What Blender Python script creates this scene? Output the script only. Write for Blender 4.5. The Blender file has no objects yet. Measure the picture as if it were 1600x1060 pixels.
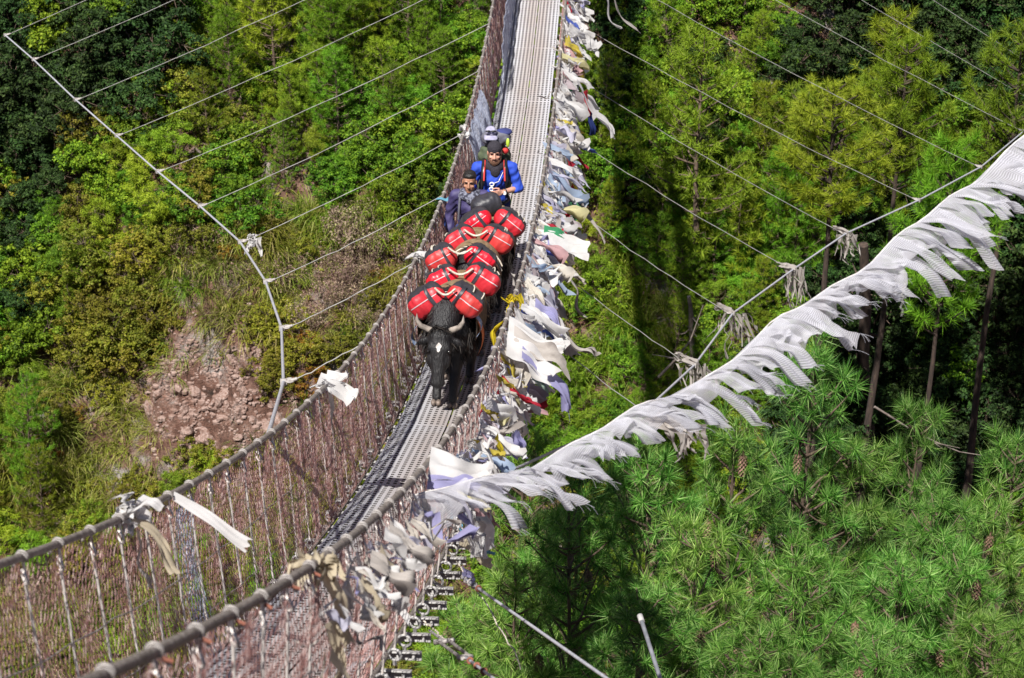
import bpy, math, random
import numpy as np
from mathutils import Vector, Matrix, noise as mnoise

R_ = math.radians
scene = bpy.context.scene
COL = scene.collection

# ------------------------------------------------------------------ camera
F_PX, CX, CZ, YAW, PIT, ROL = 3572.458, 1.20171, 12.16469, -0.0469556, 0.5059409, 0.0086471
SLOPE_B, SLOPE_C, HALF_RAIL, RAIL_H, SWAY = -0.02130983, 0.0112277, 0.49836, 0.93786, -0.000523997
CAM = np.array([CX, 0.0, CZ])
_cy, _sy, _cp, _sp = math.cos(YAW), math.sin(YAW), math.cos(PIT), math.sin(PIT)
FW = np.array([_sy * _cp, _cy * _cp, -_sp])
_rt = np.array([_cy, -_sy, 0.0])
_up = np.cross(_rt, FW)
RT = math.cos(ROL) * _rt + math.sin(ROL) * _up
UP = -math.sin(ROL) * _rt + math.cos(ROL) * _up
cam_data = bpy.data.cameras.new('camera')
cam_obj = bpy.data.objects.new('camera', cam_data)
COL.objects.link(cam_obj)
cam_obj.matrix_world = Matrix(((RT[0], UP[0], -FW[0], CAM[0]), (RT[1], UP[1], -FW[1], CAM[1]),
                               (RT[2], UP[2], -FW[2], CAM[2]), (0, 0, 0, 1)))
cam_data.sensor_fit = 'HORIZONTAL'
cam_data.sensor_width = 36.0
cam_data.lens = F_PX / 1600.0 * 36.0
cam_data.clip_start = 0.2
cam_data.clip_end = 600.0
cam_data.dof.use_dof = True
cam_data.dof.focus_distance = 20.5
cam_data.dof.aperture_fstop = 6.3
scene.camera = cam_obj

# ------------------------------------------------------------------ world, sun, exposure
SUN_AZ, SUN_EL = R_(-158.0), R_(58.0)        # azimuth measured from +Y towards +X
SUN_DIR = np.array([math.sin(SUN_AZ) * math.cos(SUN_EL), math.cos(SUN_AZ) * math.cos(SUN_EL), math.sin(SUN_EL)])
world = bpy.data.worlds.new('World')
scene.world = world
world.use_nodes = True
_wn = world.node_tree
_sky = _wn.nodes.new('ShaderNodeTexSky')
_sky.sky_type = 'NISHITA'
_sky.sun_disc = False
_sky.sun_elevation = SUN_EL
_sky.sun_rotation = SUN_AZ
_sky.altitude = 2800.0
_wn.links.new(_sky.outputs['Color'], _wn.nodes['Background'].inputs['Color'])
_wn.nodes['Background'].inputs['Strength'].default_value = 0.055
sun_data = bpy.data.lights.new('sun', 'SUN')
sun_data.energy = 4.8
sun_data.angle = R_(0.53)
sun_data.color = (1.0, 0.955, 0.89)
sun = bpy.data.objects.new('sun', sun_data)
COL.objects.link(sun)
sun.rotation_euler = Vector(-SUN_DIR).to_track_quat('-Z', 'Y').to_euler()
scene.view_settings.view_transform = 'Standard'
scene.view_settings.look = 'None'
scene.view_settings.exposure = 0.88
scene.view_settings.gamma = 1.0
scene.view_settings.use_curve_mapping = False
scene.render.engine = 'CYCLES'
scene.cycles.max_bounces = 6
scene.cycles.diffuse_bounces = 3
scene.cycles.transparent_max_bounces = 12
scene.cycles.use_denoising = True

# ------------------------------------------------------------------ helpers
def ray(px, py):
    d = FW + RT * ((px - 800.0) / F_PX) - UP * ((py - 530.0) / F_PX)
    return d

def at_y(px, py, y):
    d = ray(px, py)
    return CAM + d * (y / d[1])

def at_d(px, py, depth):
    return CAM + ray(px, py) * depth

def pix(P):
    d = np.asarray(P) - CAM
    z = d @ FW
    return np.stack([800 + F_PX * (d @ RT) / z, 530 - F_PX * (d @ UP) / z], -1)

def norm(v):
    v = np.asarray(v, float)
    return v / (np.linalg.norm(v) + 1e-12)

class MB:
    """collects vertex / face chunks and links them as one mesh object"""
    def __init__(self):
        self.ch = []
        self.n = 0
    def add(self, V, F, m=0, smooth=False, uv=None):
        V = np.asarray(V, float).reshape(-1, 3)
        F = np.asarray(F, int)
        if F.ndim == 1: F = F.reshape(1, -1)
        self.ch.append((V, F + self.n, m, smooth, uv))
        self.n += len(V)
        return self
    def box(self, c, s, m=0, R=None):
        c = np.asarray(c, float); h = np.asarray(s, float) / 2
        V = np.array([[i, j, k] for k in (-1, 1) for j in (-1, 1) for i in (-1, 1)], float) * h
        if R is not None: V = V @ np.asarray(R, float).T
        F = [[0, 2, 3, 1], [4, 5, 7, 6], [0, 1, 5, 4], [2, 6, 7, 3], [0, 4, 6, 2], [1, 3, 7, 5]]
        return self.add(V + c, F, m)
    def tube(self, P, r, n=6, m=0, caps=True, smooth=True):
        P = np.asarray(P, float); k = len(P)
        r = np.broadcast_to(np.asarray(r, float), (k,))
        T = np.gradient(P, axis=0); T /= (np.linalg.norm(T, axis=1, keepdims=True) + 1e-12)
        ref = np.array([0.0, 0, 1]) if abs(T[:, 2]).mean() < 0.85 else np.array([1.0, 0, 0])
        A = np.cross(T, ref); A /= (np.linalg.norm(A, axis=1, keepdims=True) + 1e-12)
        B = np.cross(T, A)
        a = np.linspace(0, 2 * math.pi, n, endpoint=False)
        V = P[:, None] + r[:, None, None] * (np.cos(a)[None, :, None] * A[:, None] + np.sin(a)[None, :, None] * B[:, None])
        idx = np.arange(k * n).reshape(k, n); nx = np.roll(idx, -1, 1)
        F = np.stack([idx[:-1], nx[:-1], nx[1:], idx[1:]], -1).reshape(-1, 4)
        self.add(V, F, m, smooth)
        if caps:
            V0 = V.reshape(k, n, 3)
            for e, o in ((0, 1), (k - 1, -1)):
                ring = V0[e]
                self.add(np.vstack([ring, ring.mean(0)]), [[i, (i + 1) % n, n][::o] for i in range(n)], m, False)
        return self
    def ring(self, c, nrm, rad, r, n=14, m=0, k=5, arc=2 * math.pi, start=0.0):
        nrm = norm(nrm); ref = np.array([0, 0, 1.0]) if abs(nrm[2]) < .9 else np.array([1.0, 0, 0])
        a = norm(np.cross(nrm, ref)); b = np.cross(nrm, a)
        t = start + np.linspace(0, arc, n)
        P = np.asarray(c) + rad * (np.cos(t)[:, None] * a + np.sin(t)[:, None] * b)
        return self.tube(P, r, k, m, caps=arc < 6.2)
    def grid(self, P, m=0, smooth=True, uv=True):
        P = np.asarray(P, float); a, b = P.shape[:2]
        idx = np.arange(a * b).reshape(a, b)
        F = np.stack([idx[:-1, :-1], idx[1:, :-1], idx[1:, 1:], idx[:-1, 1:]], -1).reshape(-1, 4)
        U = None
        if uv:
            uu, vv = np.meshgrid(np.linspace(0, 1, a), np.linspace(0, 1, b), indexing='ij')
            U = np.stack([uu, vv], -1).reshape(-1, 2)
        return self.add(P, F, m, smooth, U)
    def ball(self, c, rad, m=0, nu=12, nv=8, R=None):
        u = np.linspace(0, 2 * math.pi, nu, endpoint=False); v = np.linspace(0, math.pi, nv)
        V = np.stack([np.outer(np.sin(v), np.cos(u)), np.outer(np.sin(v), np.sin(u)), np.outer(np.cos(v), np.ones(nu))], -1)
        V = V * np.broadcast_to(np.asarray(rad, float), (3,))
        V = V.reshape(-1, 3)
        if R is not None: V = V @ np.asarray(R).T
        idx = np.arange(nv * nu).reshape(nv, nu); nx = np.roll(idx, -1, 1)
        F = np.stack([idx[:-1], idx[1:], nx[1:], nx[:-1]], -1).reshape(-1, 4)
        return self.add(V + np.asarray(c), F, m, True)
    def mesh(self, name, mats):
        me = bpy.data.meshes.new(name)
        if not self.ch: return me
        V = np.concatenate([c[0] for c in self.ch])
        me.vertices.add(len(V)); me.vertices.foreach_set('co', V.ravel())
        loops = np.concatenate([c[1].ravel() for c in self.ch])
        tot = np.concatenate([np.full(len(c[1]), c[1].shape[1]) for c in self.ch])
        mi = np.concatenate([np.full(len(c[1]), c[2]) for c in self.ch])
        sm = np.concatenate([np.full(len(c[1]), c[3]) for c in self.ch])
        me.loops.add(len(loops)); me.loops.foreach_set('vertex_index', loops.astype(np.int32))
        me.polygons.add(len(tot))
        me.polygons.foreach_set('loop_start', np.concatenate([[0], np.cumsum(tot)[:-1]]).astype(np.int32))
        me.polygons.foreach_set('material_index', mi.astype(np.int32))
        me.polygons.foreach_set('use_smooth', sm)
        if any(c[4] is not None for c in self.ch):
            UV = np.concatenate([c[4] if c[4] is not None else np.zeros((len(c[0]), 2)) for c in self.ch])
            lay = me.uv_layers.new(name='UVMap')
            lay.data.foreach_set('uv', UV[loops].ravel())
        for mt in (mats if isinstance(mats, (list, tuple)) else [mats]): me.materials.append(mt)
        me.update(calc_edges=True)
        return me
    def build(self, name, mats, parent=None, kind=None):
        return link(name, self.mesh(name, mats), parent, kind)

def link(name, me, parent=None, kind=None):
    o = bpy.data.objects.new(name, me)
    COL.objects.link(o)
    if parent is not None: o.parent = parent
    if kind: o['kind'] = kind
    return o

def tag(o, label, cat, group=None):
    o['label'] = label; o['category'] = cat
    if group: o['group'] = group
    return o

def empty(name, loc=(0, 0, 0), rz=0.0):
    o = bpy.data.objects.new(name, None)
    COL.objects.link(o)
    o.location = [float(v) for v in loc]; o.rotation_euler = (0, 0, rz)
    o.empty_display_size = 0.2
    return o

CH = {}
def kids(o):
    return [c for c in bpy.data.objects if c.parent == o]

def copy_tree(root, childs, name=None):
    c = root.copy(); COL.objects.link(c)
    for ch, sub in childs:
        d = ch.copy(); COL.objects.link(d); d.parent = c
        for s in sub:
            e = s.copy(); COL.objects.link(e); e.parent = d
    return c

# ------------------------------------------------------------------ materials
def newmat(name):
    m = bpy.data.materials.new(name); m.use_nodes = True
    nt = m.node_tree
    return m, nt, nt.nodes['Principled BSDF'], nt.nodes['Material Output']

def N(nt, t, **kw):
    n = nt.nodes.new(t)
    for k, v in kw.items():
        if k in n.inputs.keys(): n.inputs[k].default_value = v
        else: setattr(n, k, v)
    return n

def ramp(nt, stops):
    r = nt.nodes.new('ShaderNodeValToRGB')
    e = r.color_ramp.elements
    while len(e) < len(stops): e.new(0.5)
    for el, (p, c) in zip(e, stops):
        el.position = p; el.color = (c[0], c[1], c[2], 1)
    return r

def mat_noise(name, c1, c2, scale=8.0, rough=0.7, metal=0.0, bump=0.0, detail=4.0, stops=None, coord='Object', spec=0.5, stretch=None):
    m, nt, bs, out = newmat(name)
    tc = N(nt, 'ShaderNodeTexCoord')
    no = N(nt, 'ShaderNodeTexNoise', Scale=scale, Detail=detail)
    src = tc.outputs[coord]
    if stretch:
        mp = N(nt, 'ShaderNodeMapping'); mp.inputs['Scale'].default_value = stretch
        nt.links.new(src, mp.inputs['Vector']); src = mp.outputs['Vector']
    nt.links.new(src, no.inputs['Vector'])
    rp = ramp(nt, stops or [(0.32, c1), (0.68, c2)])
    nt.links.new(no.outputs['Fac'], rp.inputs['Fac'])
    nt.links.new(rp.outputs['Color'], bs.inputs['Base Color'])
    bs.inputs['Roughness'].default_value = rough
    bs.inputs['Metallic'].default_value = metal
    bs.inputs['Specular IOR Level'].default_value = spec
    if bump:
        bp = N(nt, 'ShaderNodeBump', Strength=bump, Distance=0.02)
        nt.links.new(no.outputs['Fac'], bp.inputs['Height'])
        nt.links.new(bp.outputs['Normal'], bs.inputs['Normal'])
    return m

def mat_leaf(name, cols, transl=0.35, rough=0.55, objvar=0.35, huevar=0.03):
    """per-leaf colour through Random Per Island, per-plant shift through Object Info"""
    m, nt, bs, out = newmat(name)
    geo = N(nt, 'ShaderNodeNewGeometry')
    rp = ramp(nt, [(i / (len(cols) - 1), c) for i, c in enumerate(cols)])
    nt.links.new(geo.outputs['Random Per Island'], rp.inputs['Fac'])
    oi = N(nt, 'ShaderNodeObjectInfo')
    hsv = N(nt, 'ShaderNodeHueSaturation')
    mr = N(nt, 'ShaderNodeMapRange'); mr.inputs['To Min'].default_value = 1 - objvar; mr.inputs['To Max'].default_value = 1 + objvar
    nt.links.new(oi.outputs['Random'], mr.inputs['Value'])
    nt.links.new(mr.outputs['Result'], hsv.inputs['Value'])
    ml = N(nt, 'ShaderNodeMath', operation='MULTIPLY'); ml.inputs[1].default_value = 7.31
    fr = N(nt, 'ShaderNodeMath', operation='FRACT')
    nt.links.new(oi.outputs['Random'], ml.inputs[0]); nt.links.new(ml.outputs[0], fr.inputs[0])
    mh = N(nt, 'ShaderNodeMapRange'); mh.inputs['To Min'].default_value = 0.5 - huevar; mh.inputs['To Max'].default_value = 0.5 + huevar
    nt.links.new(fr.outputs[0], mh.inputs['Value']); nt.links.new(mh.outputs['Result'], hsv.inputs['Hue'])
    nt.links.new(rp.outputs['Color'], hsv.inputs['Color'])
    nt.links.new(hsv.outputs['Color'], bs.inputs['Base Color'])
    bs.inputs['Roughness'].default_value = rough
    bs.inputs['Specular IOR Level'].default_value = 0.3
    tr = N(nt, 'ShaderNodeBsdfTranslucent')
    nt.links.new(hsv.outputs['Color'], tr.inputs['Color'])
    mx = N(nt, 'ShaderNodeMixShader', Fac=transl)
    nt.links.new(bs.outputs[0], mx.inputs[1]); nt.links.new(tr.outputs[0], mx.inputs[2])
    nt.links.new(mx.outputs[0], out.inputs['Surface'])
    return m
# ------------------------------------------------------------------ terrain
def sstep(a, b, x):
    t = np.clip((np.asarray(x, float) - a) / (b - a), 0, 1)
    return t * t * (3 - 2 * t)

def terrain(x, y):
    x = np.asarray(x, float); y = np.asarray(y, float)
    far = (y - 49.0) * 1.0
    far = far + 0.55 * np.sin(x * 0.55 + 1.2) * np.cos(y * 0.4) + 0.3 * np.sin(x * 1.3 + y * 0.9) + 0.14 * np.sin(2.9 * x - 1.7 * y)
    # shaded gully in the wood
    g = sstep(4.6, 7.2, x) * (1 - sstep(15.5, 19.0, x)) * (1 - sstep(-12.5 + 5.6, -12.5 + 8.4, far))
    far = far - 6.0 * g
    # steep cut bank round the bare soil
    b = np.exp(-((x + 6.6) / 2.6) ** 2 - ((y - 38.2) / 1.9) ** 2)
    far = far - 0.8 * b
    near = 9.6 - 1.25 * np.maximum(y, -2.0) + 0.25 * np.sin(x * 0.9) * np.cos(y * 0.7)
    near = near - 1.4 * np.exp(-(x / 3.0) ** 2) * (1 - sstep(2, 8, y))
    floor = -27.0 + 0.2 * np.sin(x * 0.8)
    return np.maximum(np.maximum(far, near), floor)

def soil_off(X, Y):
    """gullies and lumps of the bare cut bank"""
    rg = np.random.default_rng(6); X = np.asarray(X, float); Y = np.asarray(Y, float); bump = np.zeros_like(X)
    for f_, a_ in ((0.9, .16), (2.1, .10), (4.3, .06), (8.1, .03)):
        for k in range(5):
            t_ = rg.uniform(0, 6.28); bump = bump + a_ * np.abs(np.sin(f_ * (X * math.cos(t_) + Y * math.sin(t_)) + rg.uniform(0, 6.28) + .8 * np.sin(f_ * 1.7 * X + k))) / 1.6
    return np.exp(-((X + 6.4) / 2.2) ** 2 - ((Y - 38.3) / 1.7) ** 2) * (bump * 1.8 - .62)

def hill(px, py):
    """point of the hillside seen at a picture position"""
    d = ray(px, py)
    t = np.linspace(22, 120, 1500)
    P = CAM + d * t[:, None]
    below = P[:, 2] < terrain(P[:, 0], P[:, 1])
    i = int(np.argmax(below)) if below.any() else len(t) - 1
    return P[i]

m, nt, bs, out = newmat('hillside_soil')
tc = N(nt, 'ShaderNodeTexCoord')
n1 = N(nt, 'ShaderNodeTexNoise', Scale=1.3, Detail=10.0, Roughness=0.72)
n2 = N(nt, 'ShaderNodeTexNoise', Scale=7.0, Detail=8.0, Roughness=0.7)
nt.links.new(tc.outputs['Object'], n1.inputs['Vector']); nt.links.new(tc.outputs['Object'], n2.inputs['Vector'])
r1 = ramp(nt, [(0.34, (0.06, 0.034, 0.022)), (0.43, (0.20, 0.095, 0.065)), (0.52, (0.32, 0.185, 0.14)), (0.59, (0.42, 0.34, 0.31)), (0.66, (0.55, 0.51, 0.49))])
r2 = ramp(nt, [(0.3, (0.4, 0.36, 0.33)), (0.7, (1.0, 1.0, 1.0))])
nt.links.new(n1.outputs['Fac'], r1.inputs['Fac']); nt.links.new(n2.outputs['Fac'], r2.inputs['Fac'])
mm = N(nt, 'ShaderNodeMix', data_type='RGBA', blend_type='MULTIPLY'); mm.inputs[0].default_value = 1.0
nt.links.new(r1.outputs['Color'], mm.inputs[6]); nt.links.new(r2.outputs['Color'], mm.inputs[7])
nt.links.new(mm.outputs[2], bs.inputs['Base Color'])
bs.inputs['Roughness'].default_value = 0.95
bp = N(nt, 'ShaderNodeBump', Strength=1.0, Distance=0.25)
nt.links.new(n2.outputs['Fac'], bp.inputs['Height']); nt.links.new(bp.outputs['Normal'], bs.inputs['Normal'])
M_SOIL = m

def build_terrain():
    xs = np.concatenate([np.linspace(-160, -26, 24)[:-1], np.linspace(-26, 26, 261), np.linspace(26, 160, 24)[1:]])
    ys = np.concatenate([np.linspace(-60, 24, 60)[:-1], np.linspace(24, 56, 200), np.linspace(56, 220, 40)[1:]])
    X, Y = np.meshgrid(xs, ys, indexing='ij')
    Z = terrain(X, Y)
    rg = np.random.default_rng(4)
    fine = (np.abs(X) < 25) & (Y > 30) & (Y < 54)
    Z = Z + np.where(fine, soil_off(X, Y) - .06 + rg.normal(0, 0.03, Z.shape), 0)
    mb = MB(); mb.grid(np.stack([X, Y, Z], -1), 0, True, uv=False)
    o = mb.build('hillside', M_SOIL, None, 'structure')
build_terrain()
# ------------------------------------------------------------------ vegetation
M_BARK = mat_noise('pine_bark', (0.055, 0.035, 0.024), (0.17, 0.12, 0.09), 14, 0.9, bump=0.6)
M_DEADWOOD = mat_noise('dead_wood', (0.11, 0.085, 0.07), (0.24, 0.20, 0.18), 12, 0.9, bump=0.5)
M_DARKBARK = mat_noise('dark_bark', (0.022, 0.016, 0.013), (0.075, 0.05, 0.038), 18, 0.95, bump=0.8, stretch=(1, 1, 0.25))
M_NEEDLE = mat_leaf('pine_needles', [(0.022, 0.08, 0.010), (0.06, 0.17, 0.018), (0.12, 0.28, 0.032), (0.21, 0.39, 0.07), (0.36, 0.50, 0.16)], 0.35, 0.5, 0.2, 0.015)
M_PUFF = mat_leaf('young_pine_needles', [(0.08, 0.15, 0.006), (0.155, 0.27, 0.010), (0.23, 0.37, 0.018), (0.31, 0.43, 0.045)], 0.42, 0.65, 0.3, 0.035)
M_LEAFG = mat_leaf('green_leaves', [(0.04, 0.10, 0.005), (0.09, 0.19, 0.008), (0.16, 0.29, 0.012), (0.23, 0.36, 0.025)], 0.38, 0.7, 0.3, 0.025)
M_LEAFO = mat_leaf('olive_leaves', [(0.09, 0.11, 0.006), (0.16, 0.18, 0.01), (0.24, 0.25, 0.018), (0.28, 0.25, 0.05)], 0.35, 0.7, 0.3, 0.025)
M_LEAFD = mat_leaf('dark_leaves', [(0.006, 0.017, 0.003), (0.013, 0.036, 0.005), (0.026, 0.065, 0.008), (0.055, 0.10, 0.022)], 0.15, 0.75, 0.3, 0.02)  # dark green leaves, also painting in the shade of the wood
M_LEAFR = mat_leaf('rust_leaves', [(0.11, 0.04, 0.012), (0.2, 0.075, 0.012), (0.3, 0.14, 0.015), (0.22, 0.2, 0.02)], 0.3, 0.6, 0.2, 0.02)
M_TWIG = mat_leaf('dry_twigs', [(0.16, 0.10, 0.085), (0.27, 0.18, 0.15), (0.36, 0.27, 0.20), (0.27, 0.25, 0.09)], 0.15, 0.8, 0.25, 0.02)
M_GRASS = mat_leaf('grass_blades', [(0.13, 0.17, 0.015), (0.22, 0.26, 0.022), (0.31, 0.32, 0.06), (0.42, 0.36, 0.15)], 0.4, 0.6, 0.25, 0.03)
M_GRASSG = mat_leaf('green_grass_blades', [(0.07, 0.15, 0.01), (0.14, 0.24, 0.014), (0.21, 0.32, 0.02), (0.30, 0.34, 0.07)], 0.4, 0.6, 0.2, 0.02)
M_CONE = mat_noise('pine_cone_scales', (0.07, 0.035, 0.02), (0.24, 0.14, 0.1), 30, 0.8)

def unit(a):
    return a / (np.linalg.norm(a, axis=-1, keepdims=True) + 1e-12)

def needles(centers, axes, L, n, w, rg, spread=(0.25, 1.25), droop=0.22, base=0.45):
    """one thin triangle per needle: (tufts, n) needles round each shoot"""
    k = len(centers)
    L = np.broadcast_to(np.asarray(L, float), (k,))
    ax = unit(np.asarray(axes, float))
    ref = np.where(np.abs(ax[:, 2:3]) < .9, np.array([[0, 0, 1.0]]), np.array([[1.0, 0, 0]]))
    a = unit(np.cross(ax, ref)); b = np.cross(ax, a)
    th = rg.uniform(spread[0], spread[1], (k, n)); ph = rg.uniform(0, 2 * math.pi, (k, n))
    s = rg.uniform(-base, base * 0.6, (k, n))
    d = np.cos(th)[..., None] * ax[:, None] + np.sin(th)[..., None] * (np.cos(ph)[..., None] * a[:, None] + np.sin(ph)[..., None] * b[:, None])
    p0 = np.asarray(centers)[:, None] + ax[:, None] * (s * L[:, None])[..., None]
    ln = L[:, None] * rg.uniform(0.7, 1.1, (k, n))
    tip = p0 + d * ln[..., None]
    tip[..., 2] -= droop * ln * np.sin(th)
    side = unit(np.cross(d, rg.normal(0, .55, (k, n, 3)) + [0, -.25, 1.0])) * (w / 2)
    V = np.stack([p0 - side, p0 + side, tip], 2).reshape(-1, 3)
    return V, np.arange(len(V)).reshape(-1, 3)

def leaves(C, size, rg, up=0.5, aspect=0.55, out=None):
    k = len(C)
    nrm = rg.normal(0, 1, (k, 3)); nrm[:, 2] += up
    if out is not None: nrm += out * 0.9
    nrm = unit(nrm)
    t = unit(np.cross(nrm, rg.normal(0, 1, (k, 3)))); b = np.cross(nrm, t)
    s = np.asarray(size) * rg.uniform(0.6, 1.3, k)
    s = s[:, None]
    V = np.stack([C - t * s, C - b * s * aspect, C + t * s, C + b * s * aspect], 1).reshape(-1, 3)
    return V, np.arange(k * 4).reshape(-1, 4)

def pine_meshes(H, Rc, seed, n_need=30, w=0.013, L=0.17, whorl=0.5, start=0.15, twig=0.19, lean=0.0, bare=0.0, cones=0, thick=1.0, spread=(.25, 1.25), base=.45):
    rg = np.random.default_rng(seed)
    zs = np.linspace(0, H, 9)
    bx = np.cumsum(rg.normal(0, 0.025 * H / 9, 9)) + lean * (zs / H) ** 2; by = np.cumsum(rg.normal(0, 0.025 * H / 9, 9))
    tr = np.stack([bx, by, zs], -1)
    def tp(z): return np.array([np.interp(z, zs, bx), np.interp(z, zs, by), z])
    wood = MB()
    r0 = (0.012 * H + 0.015) * thick
    wood.tube(tr, r0 * (1 - zs / H * 0.85), 7, 0)
    C, A = [], []
    conepos = []
    z = start * H
    while z < H - 0.15:
        t = z / H
        prof = Rc * min(1.0, 0.5 + 1.6 * (t - start) / (1 - start)) * (1 - t) ** 0.72 + 0.13
        nb = int(rg.integers(4, 7))
        a0 = rg.uniform(0, 6.28)
        for i in range(nb):
            if rg.random() < 0.12: continue
            az = a0 + i * 2 * math.pi / nb + rg.normal(0, 0.25)
            ln = prof * rg.uniform(0.65, 1.15)
            k = 7; u = np.linspace(0, 1, k)
            rise = rg.uniform(0.05, 0.35) + 0.55 * t
            dirv = np.array([math.cos(az), math.sin(az)])
            wob = np.cumsum(rg.normal(0, 0.03, k)) * ln
            zz = z + rg.uniform(-.08, .08) + ln * (rise * u - 0.45 * (1 - t) * u * (1 - u) * 1.2 + 0.1 * u ** 3)
            xy = tp(z)[:2] + ln * u[:, None] * dirv + wob[:, None] * np.array([-dirv[1], dirv[0]])
            P = np.column_stack([xy, zz])
            wood.tube(P, np.linspace(0.30, 0.09, k) * r0 * (0.5 + 0.5 * ln / (Rc + .13)) + 0.002, 4, 0, caps=False)
            bt = unit(np.gradient(P, axis=0))
            C.append(P[-1]); A.append(bt[-1] + [0, 0, 0.35])
            ns = max(1, int(ln * (1 - bare) / twig))
            for j in range(ns):
                s = 1 - (j + rg.uniform(0.1, .9)) / ns * (0.78 - bare * 0.2)
                p = np.array([np.interp(s, u, P[:, q]) for q in range(3)])
                td = bt[int(s * (k - 1))]
                sd = np.array([-dirv[1], dirv[0], 0]) * (1 if j % 2 else -1)
                dv = unit(td * 0.6 + sd * rg.uniform(0.5, 1.1) + np.array([0, 0, rg.uniform(0.1, 0.8)]))
                tl = rg.uniform(0.12, 0.34) * (0.6 + 0.6 * s) * min(1.6, max(.6, ln))
                q = p + dv * tl
                wood.tube([p, p + dv * tl * .5 + [0, 0, -.01], q], 0.004, 3, 0, caps=False)
                C.append(q); A.append(dv + [0, 0, 0.3])
                if tl > 0.3:
                    C.append(p + dv * tl * 0.55 + rg.normal(0, .04, 3)); A.append(dv + sd * .5 + [0, 0, .3])
            if cones and rg.random() < cones: conepos.append(P[-2] + [0, 0, -0.12])
        z += whorl * rg.uniform(0.75, 1.2) * (1 - 0.45 * t)
    # leader
    for q in np.linspace(H - 0.45, H, 5):
        C.append(tp(min(q, H)) + [0, 0, 0.02]); A.append([0, 0, 1.0])
    C = np.array(C); A = np.array(A)
    V, Fc = needles(C, A, L * rg.uniform(0.8, 1.2, len(C)), n_need, w, rg, spread, .22, base)
    fol = MB(); fol.add(V, Fc)
    return wood, fol, conepos

def cone_mb():
    rg = np.random.default_rng(3)
    mb = MB()
    for i in range(9):
        z = -i * 0.022
        r = 0.036 * math.sin(math.pi * min(1, (i + 1.2) / 10)) ** .6 + 0.006
        for j in range(7):
            a = j * 2 * math.pi / 7 + i * 0.45
            c = np.array([math.cos(a) * r * .7, math.sin(a) * r * .7, z])
            o = np.array([math.cos(a), math.sin(a), -0.5]); t = np.array([-math.sin(a), math.cos(a), 0])
            mb.add([c - t * .012, c + t * .012, c + o * 0.026 + t * .011, c + o * 0.026 - t * .011], [0, 1, 2, 3])
    mb.tube([[0, 0, 0.05], [0, 0, 0], [0, 0, -0.2]], [0.006, 0.02, 0.012], 6)
    return mb

def shrub_meshes(seed, n=1900, size=0.045, rx=0.8, h=0.9, lumps=9, up=1.0, aspect=0.55, puff=.08, npuff=110):
    """stems, lumps of branches, puffs of twigs on the lumps, leaves round each puff"""
    rg = np.random.default_rng(seed)
    cs = np.column_stack([rg.uniform(-.62, .62, lumps) * rx, rg.uniform(-.62, .62, lumps) * rx, rg.uniform(.25, .8, lumps) * h])
    cs[0] = [0, 0, h * .55]
    rs = rg.uniform(.24, .46, lumps) * rx; rs[0] = .5 * rx
    which = rg.choice(lumps, npuff, p=rs ** 2 / (rs ** 2).sum())
    d = unit(rg.normal(0, 1, (npuff, 3)) + [0, 0, .45])
    pc = cs[which] + d * rs[which][:, None] * rg.uniform(.8, 1.12, npuff)[:, None] * [1, 1, .9]
    ok = pc[:, 2] > .04
    pc = pc[ok]; pr = puff * rg.uniform(.6, 1.5, len(pc))
    w = rg.choice(len(pc), n, p=pr ** 2 / (pr ** 2).sum())
    o = unit(rg.normal(0, 1, (n, 3)) + [0, 0, .35])
    P = pc[w] + o * (pr[w] * rg.uniform(.45, 1.1, n))[:, None] * [1.15, 1.15, .8]
    V, Fc = leaves(P, size, rg, up, aspect, o * 2.0)
    fol = MB(); fol.add(V, Fc)
    st = MB()
    for i in range(lumps):
        c = cs[i]
        st.tube([[c[0] * .1, c[1] * .1, -.15], [c[0] * .5, c[1] * .5, c[2] * .5], c + [0, 0, rs[i] * .3]], [.02, .013, .005], 4, 0, caps=False)
    for i in range(0, len(pc), 2):
        c = cs[which[ok][i]]
        st.tube([c, pc[i]], [.006, .003], 3, 0, caps=False)
    return st, fol

def twig_shrub_meshes(seed, n=520, h=0.8, rx=0.55):
    """dry stems standing up with small seed heads"""
    rg = np.random.default_rng(seed)
    st = MB(); fol = MB(); tips = []
    for i in range(60):
        a = rg.uniform(0, 6.28); r = rx * math.sqrt(rg.random())
        b = np.array([math.cos(a) * r * .4, math.sin(a) * r * .4, -.05]); e = np.array([math.cos(a) * r, math.sin(a) * r, h * rg.uniform(.55, 1.1)])
        st.tube([b, (b + e) / 2 + rg.normal(0, .04, 3), e], [.008, .006, .003], 3, 0, caps=False)
        for j in range(4):
            q = b + (e - b) * rg.uniform(.4, 1); f = q + rg.normal(0, .09, 3) + [0, 0, .12]
            st.tube([q, f], [.004, .002], 3, 0, caps=False); tips.append(f)
        tips.append(e)
    tips = np.array(tips)
    P = tips[rg.integers(0, len(tips), n * 2)] + rg.normal(0, .045, (n * 2, 3))
    V, Fc = leaves(P, .024, rg, .2, .6); fol.add(V, Fc)
    return st, fol

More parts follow.
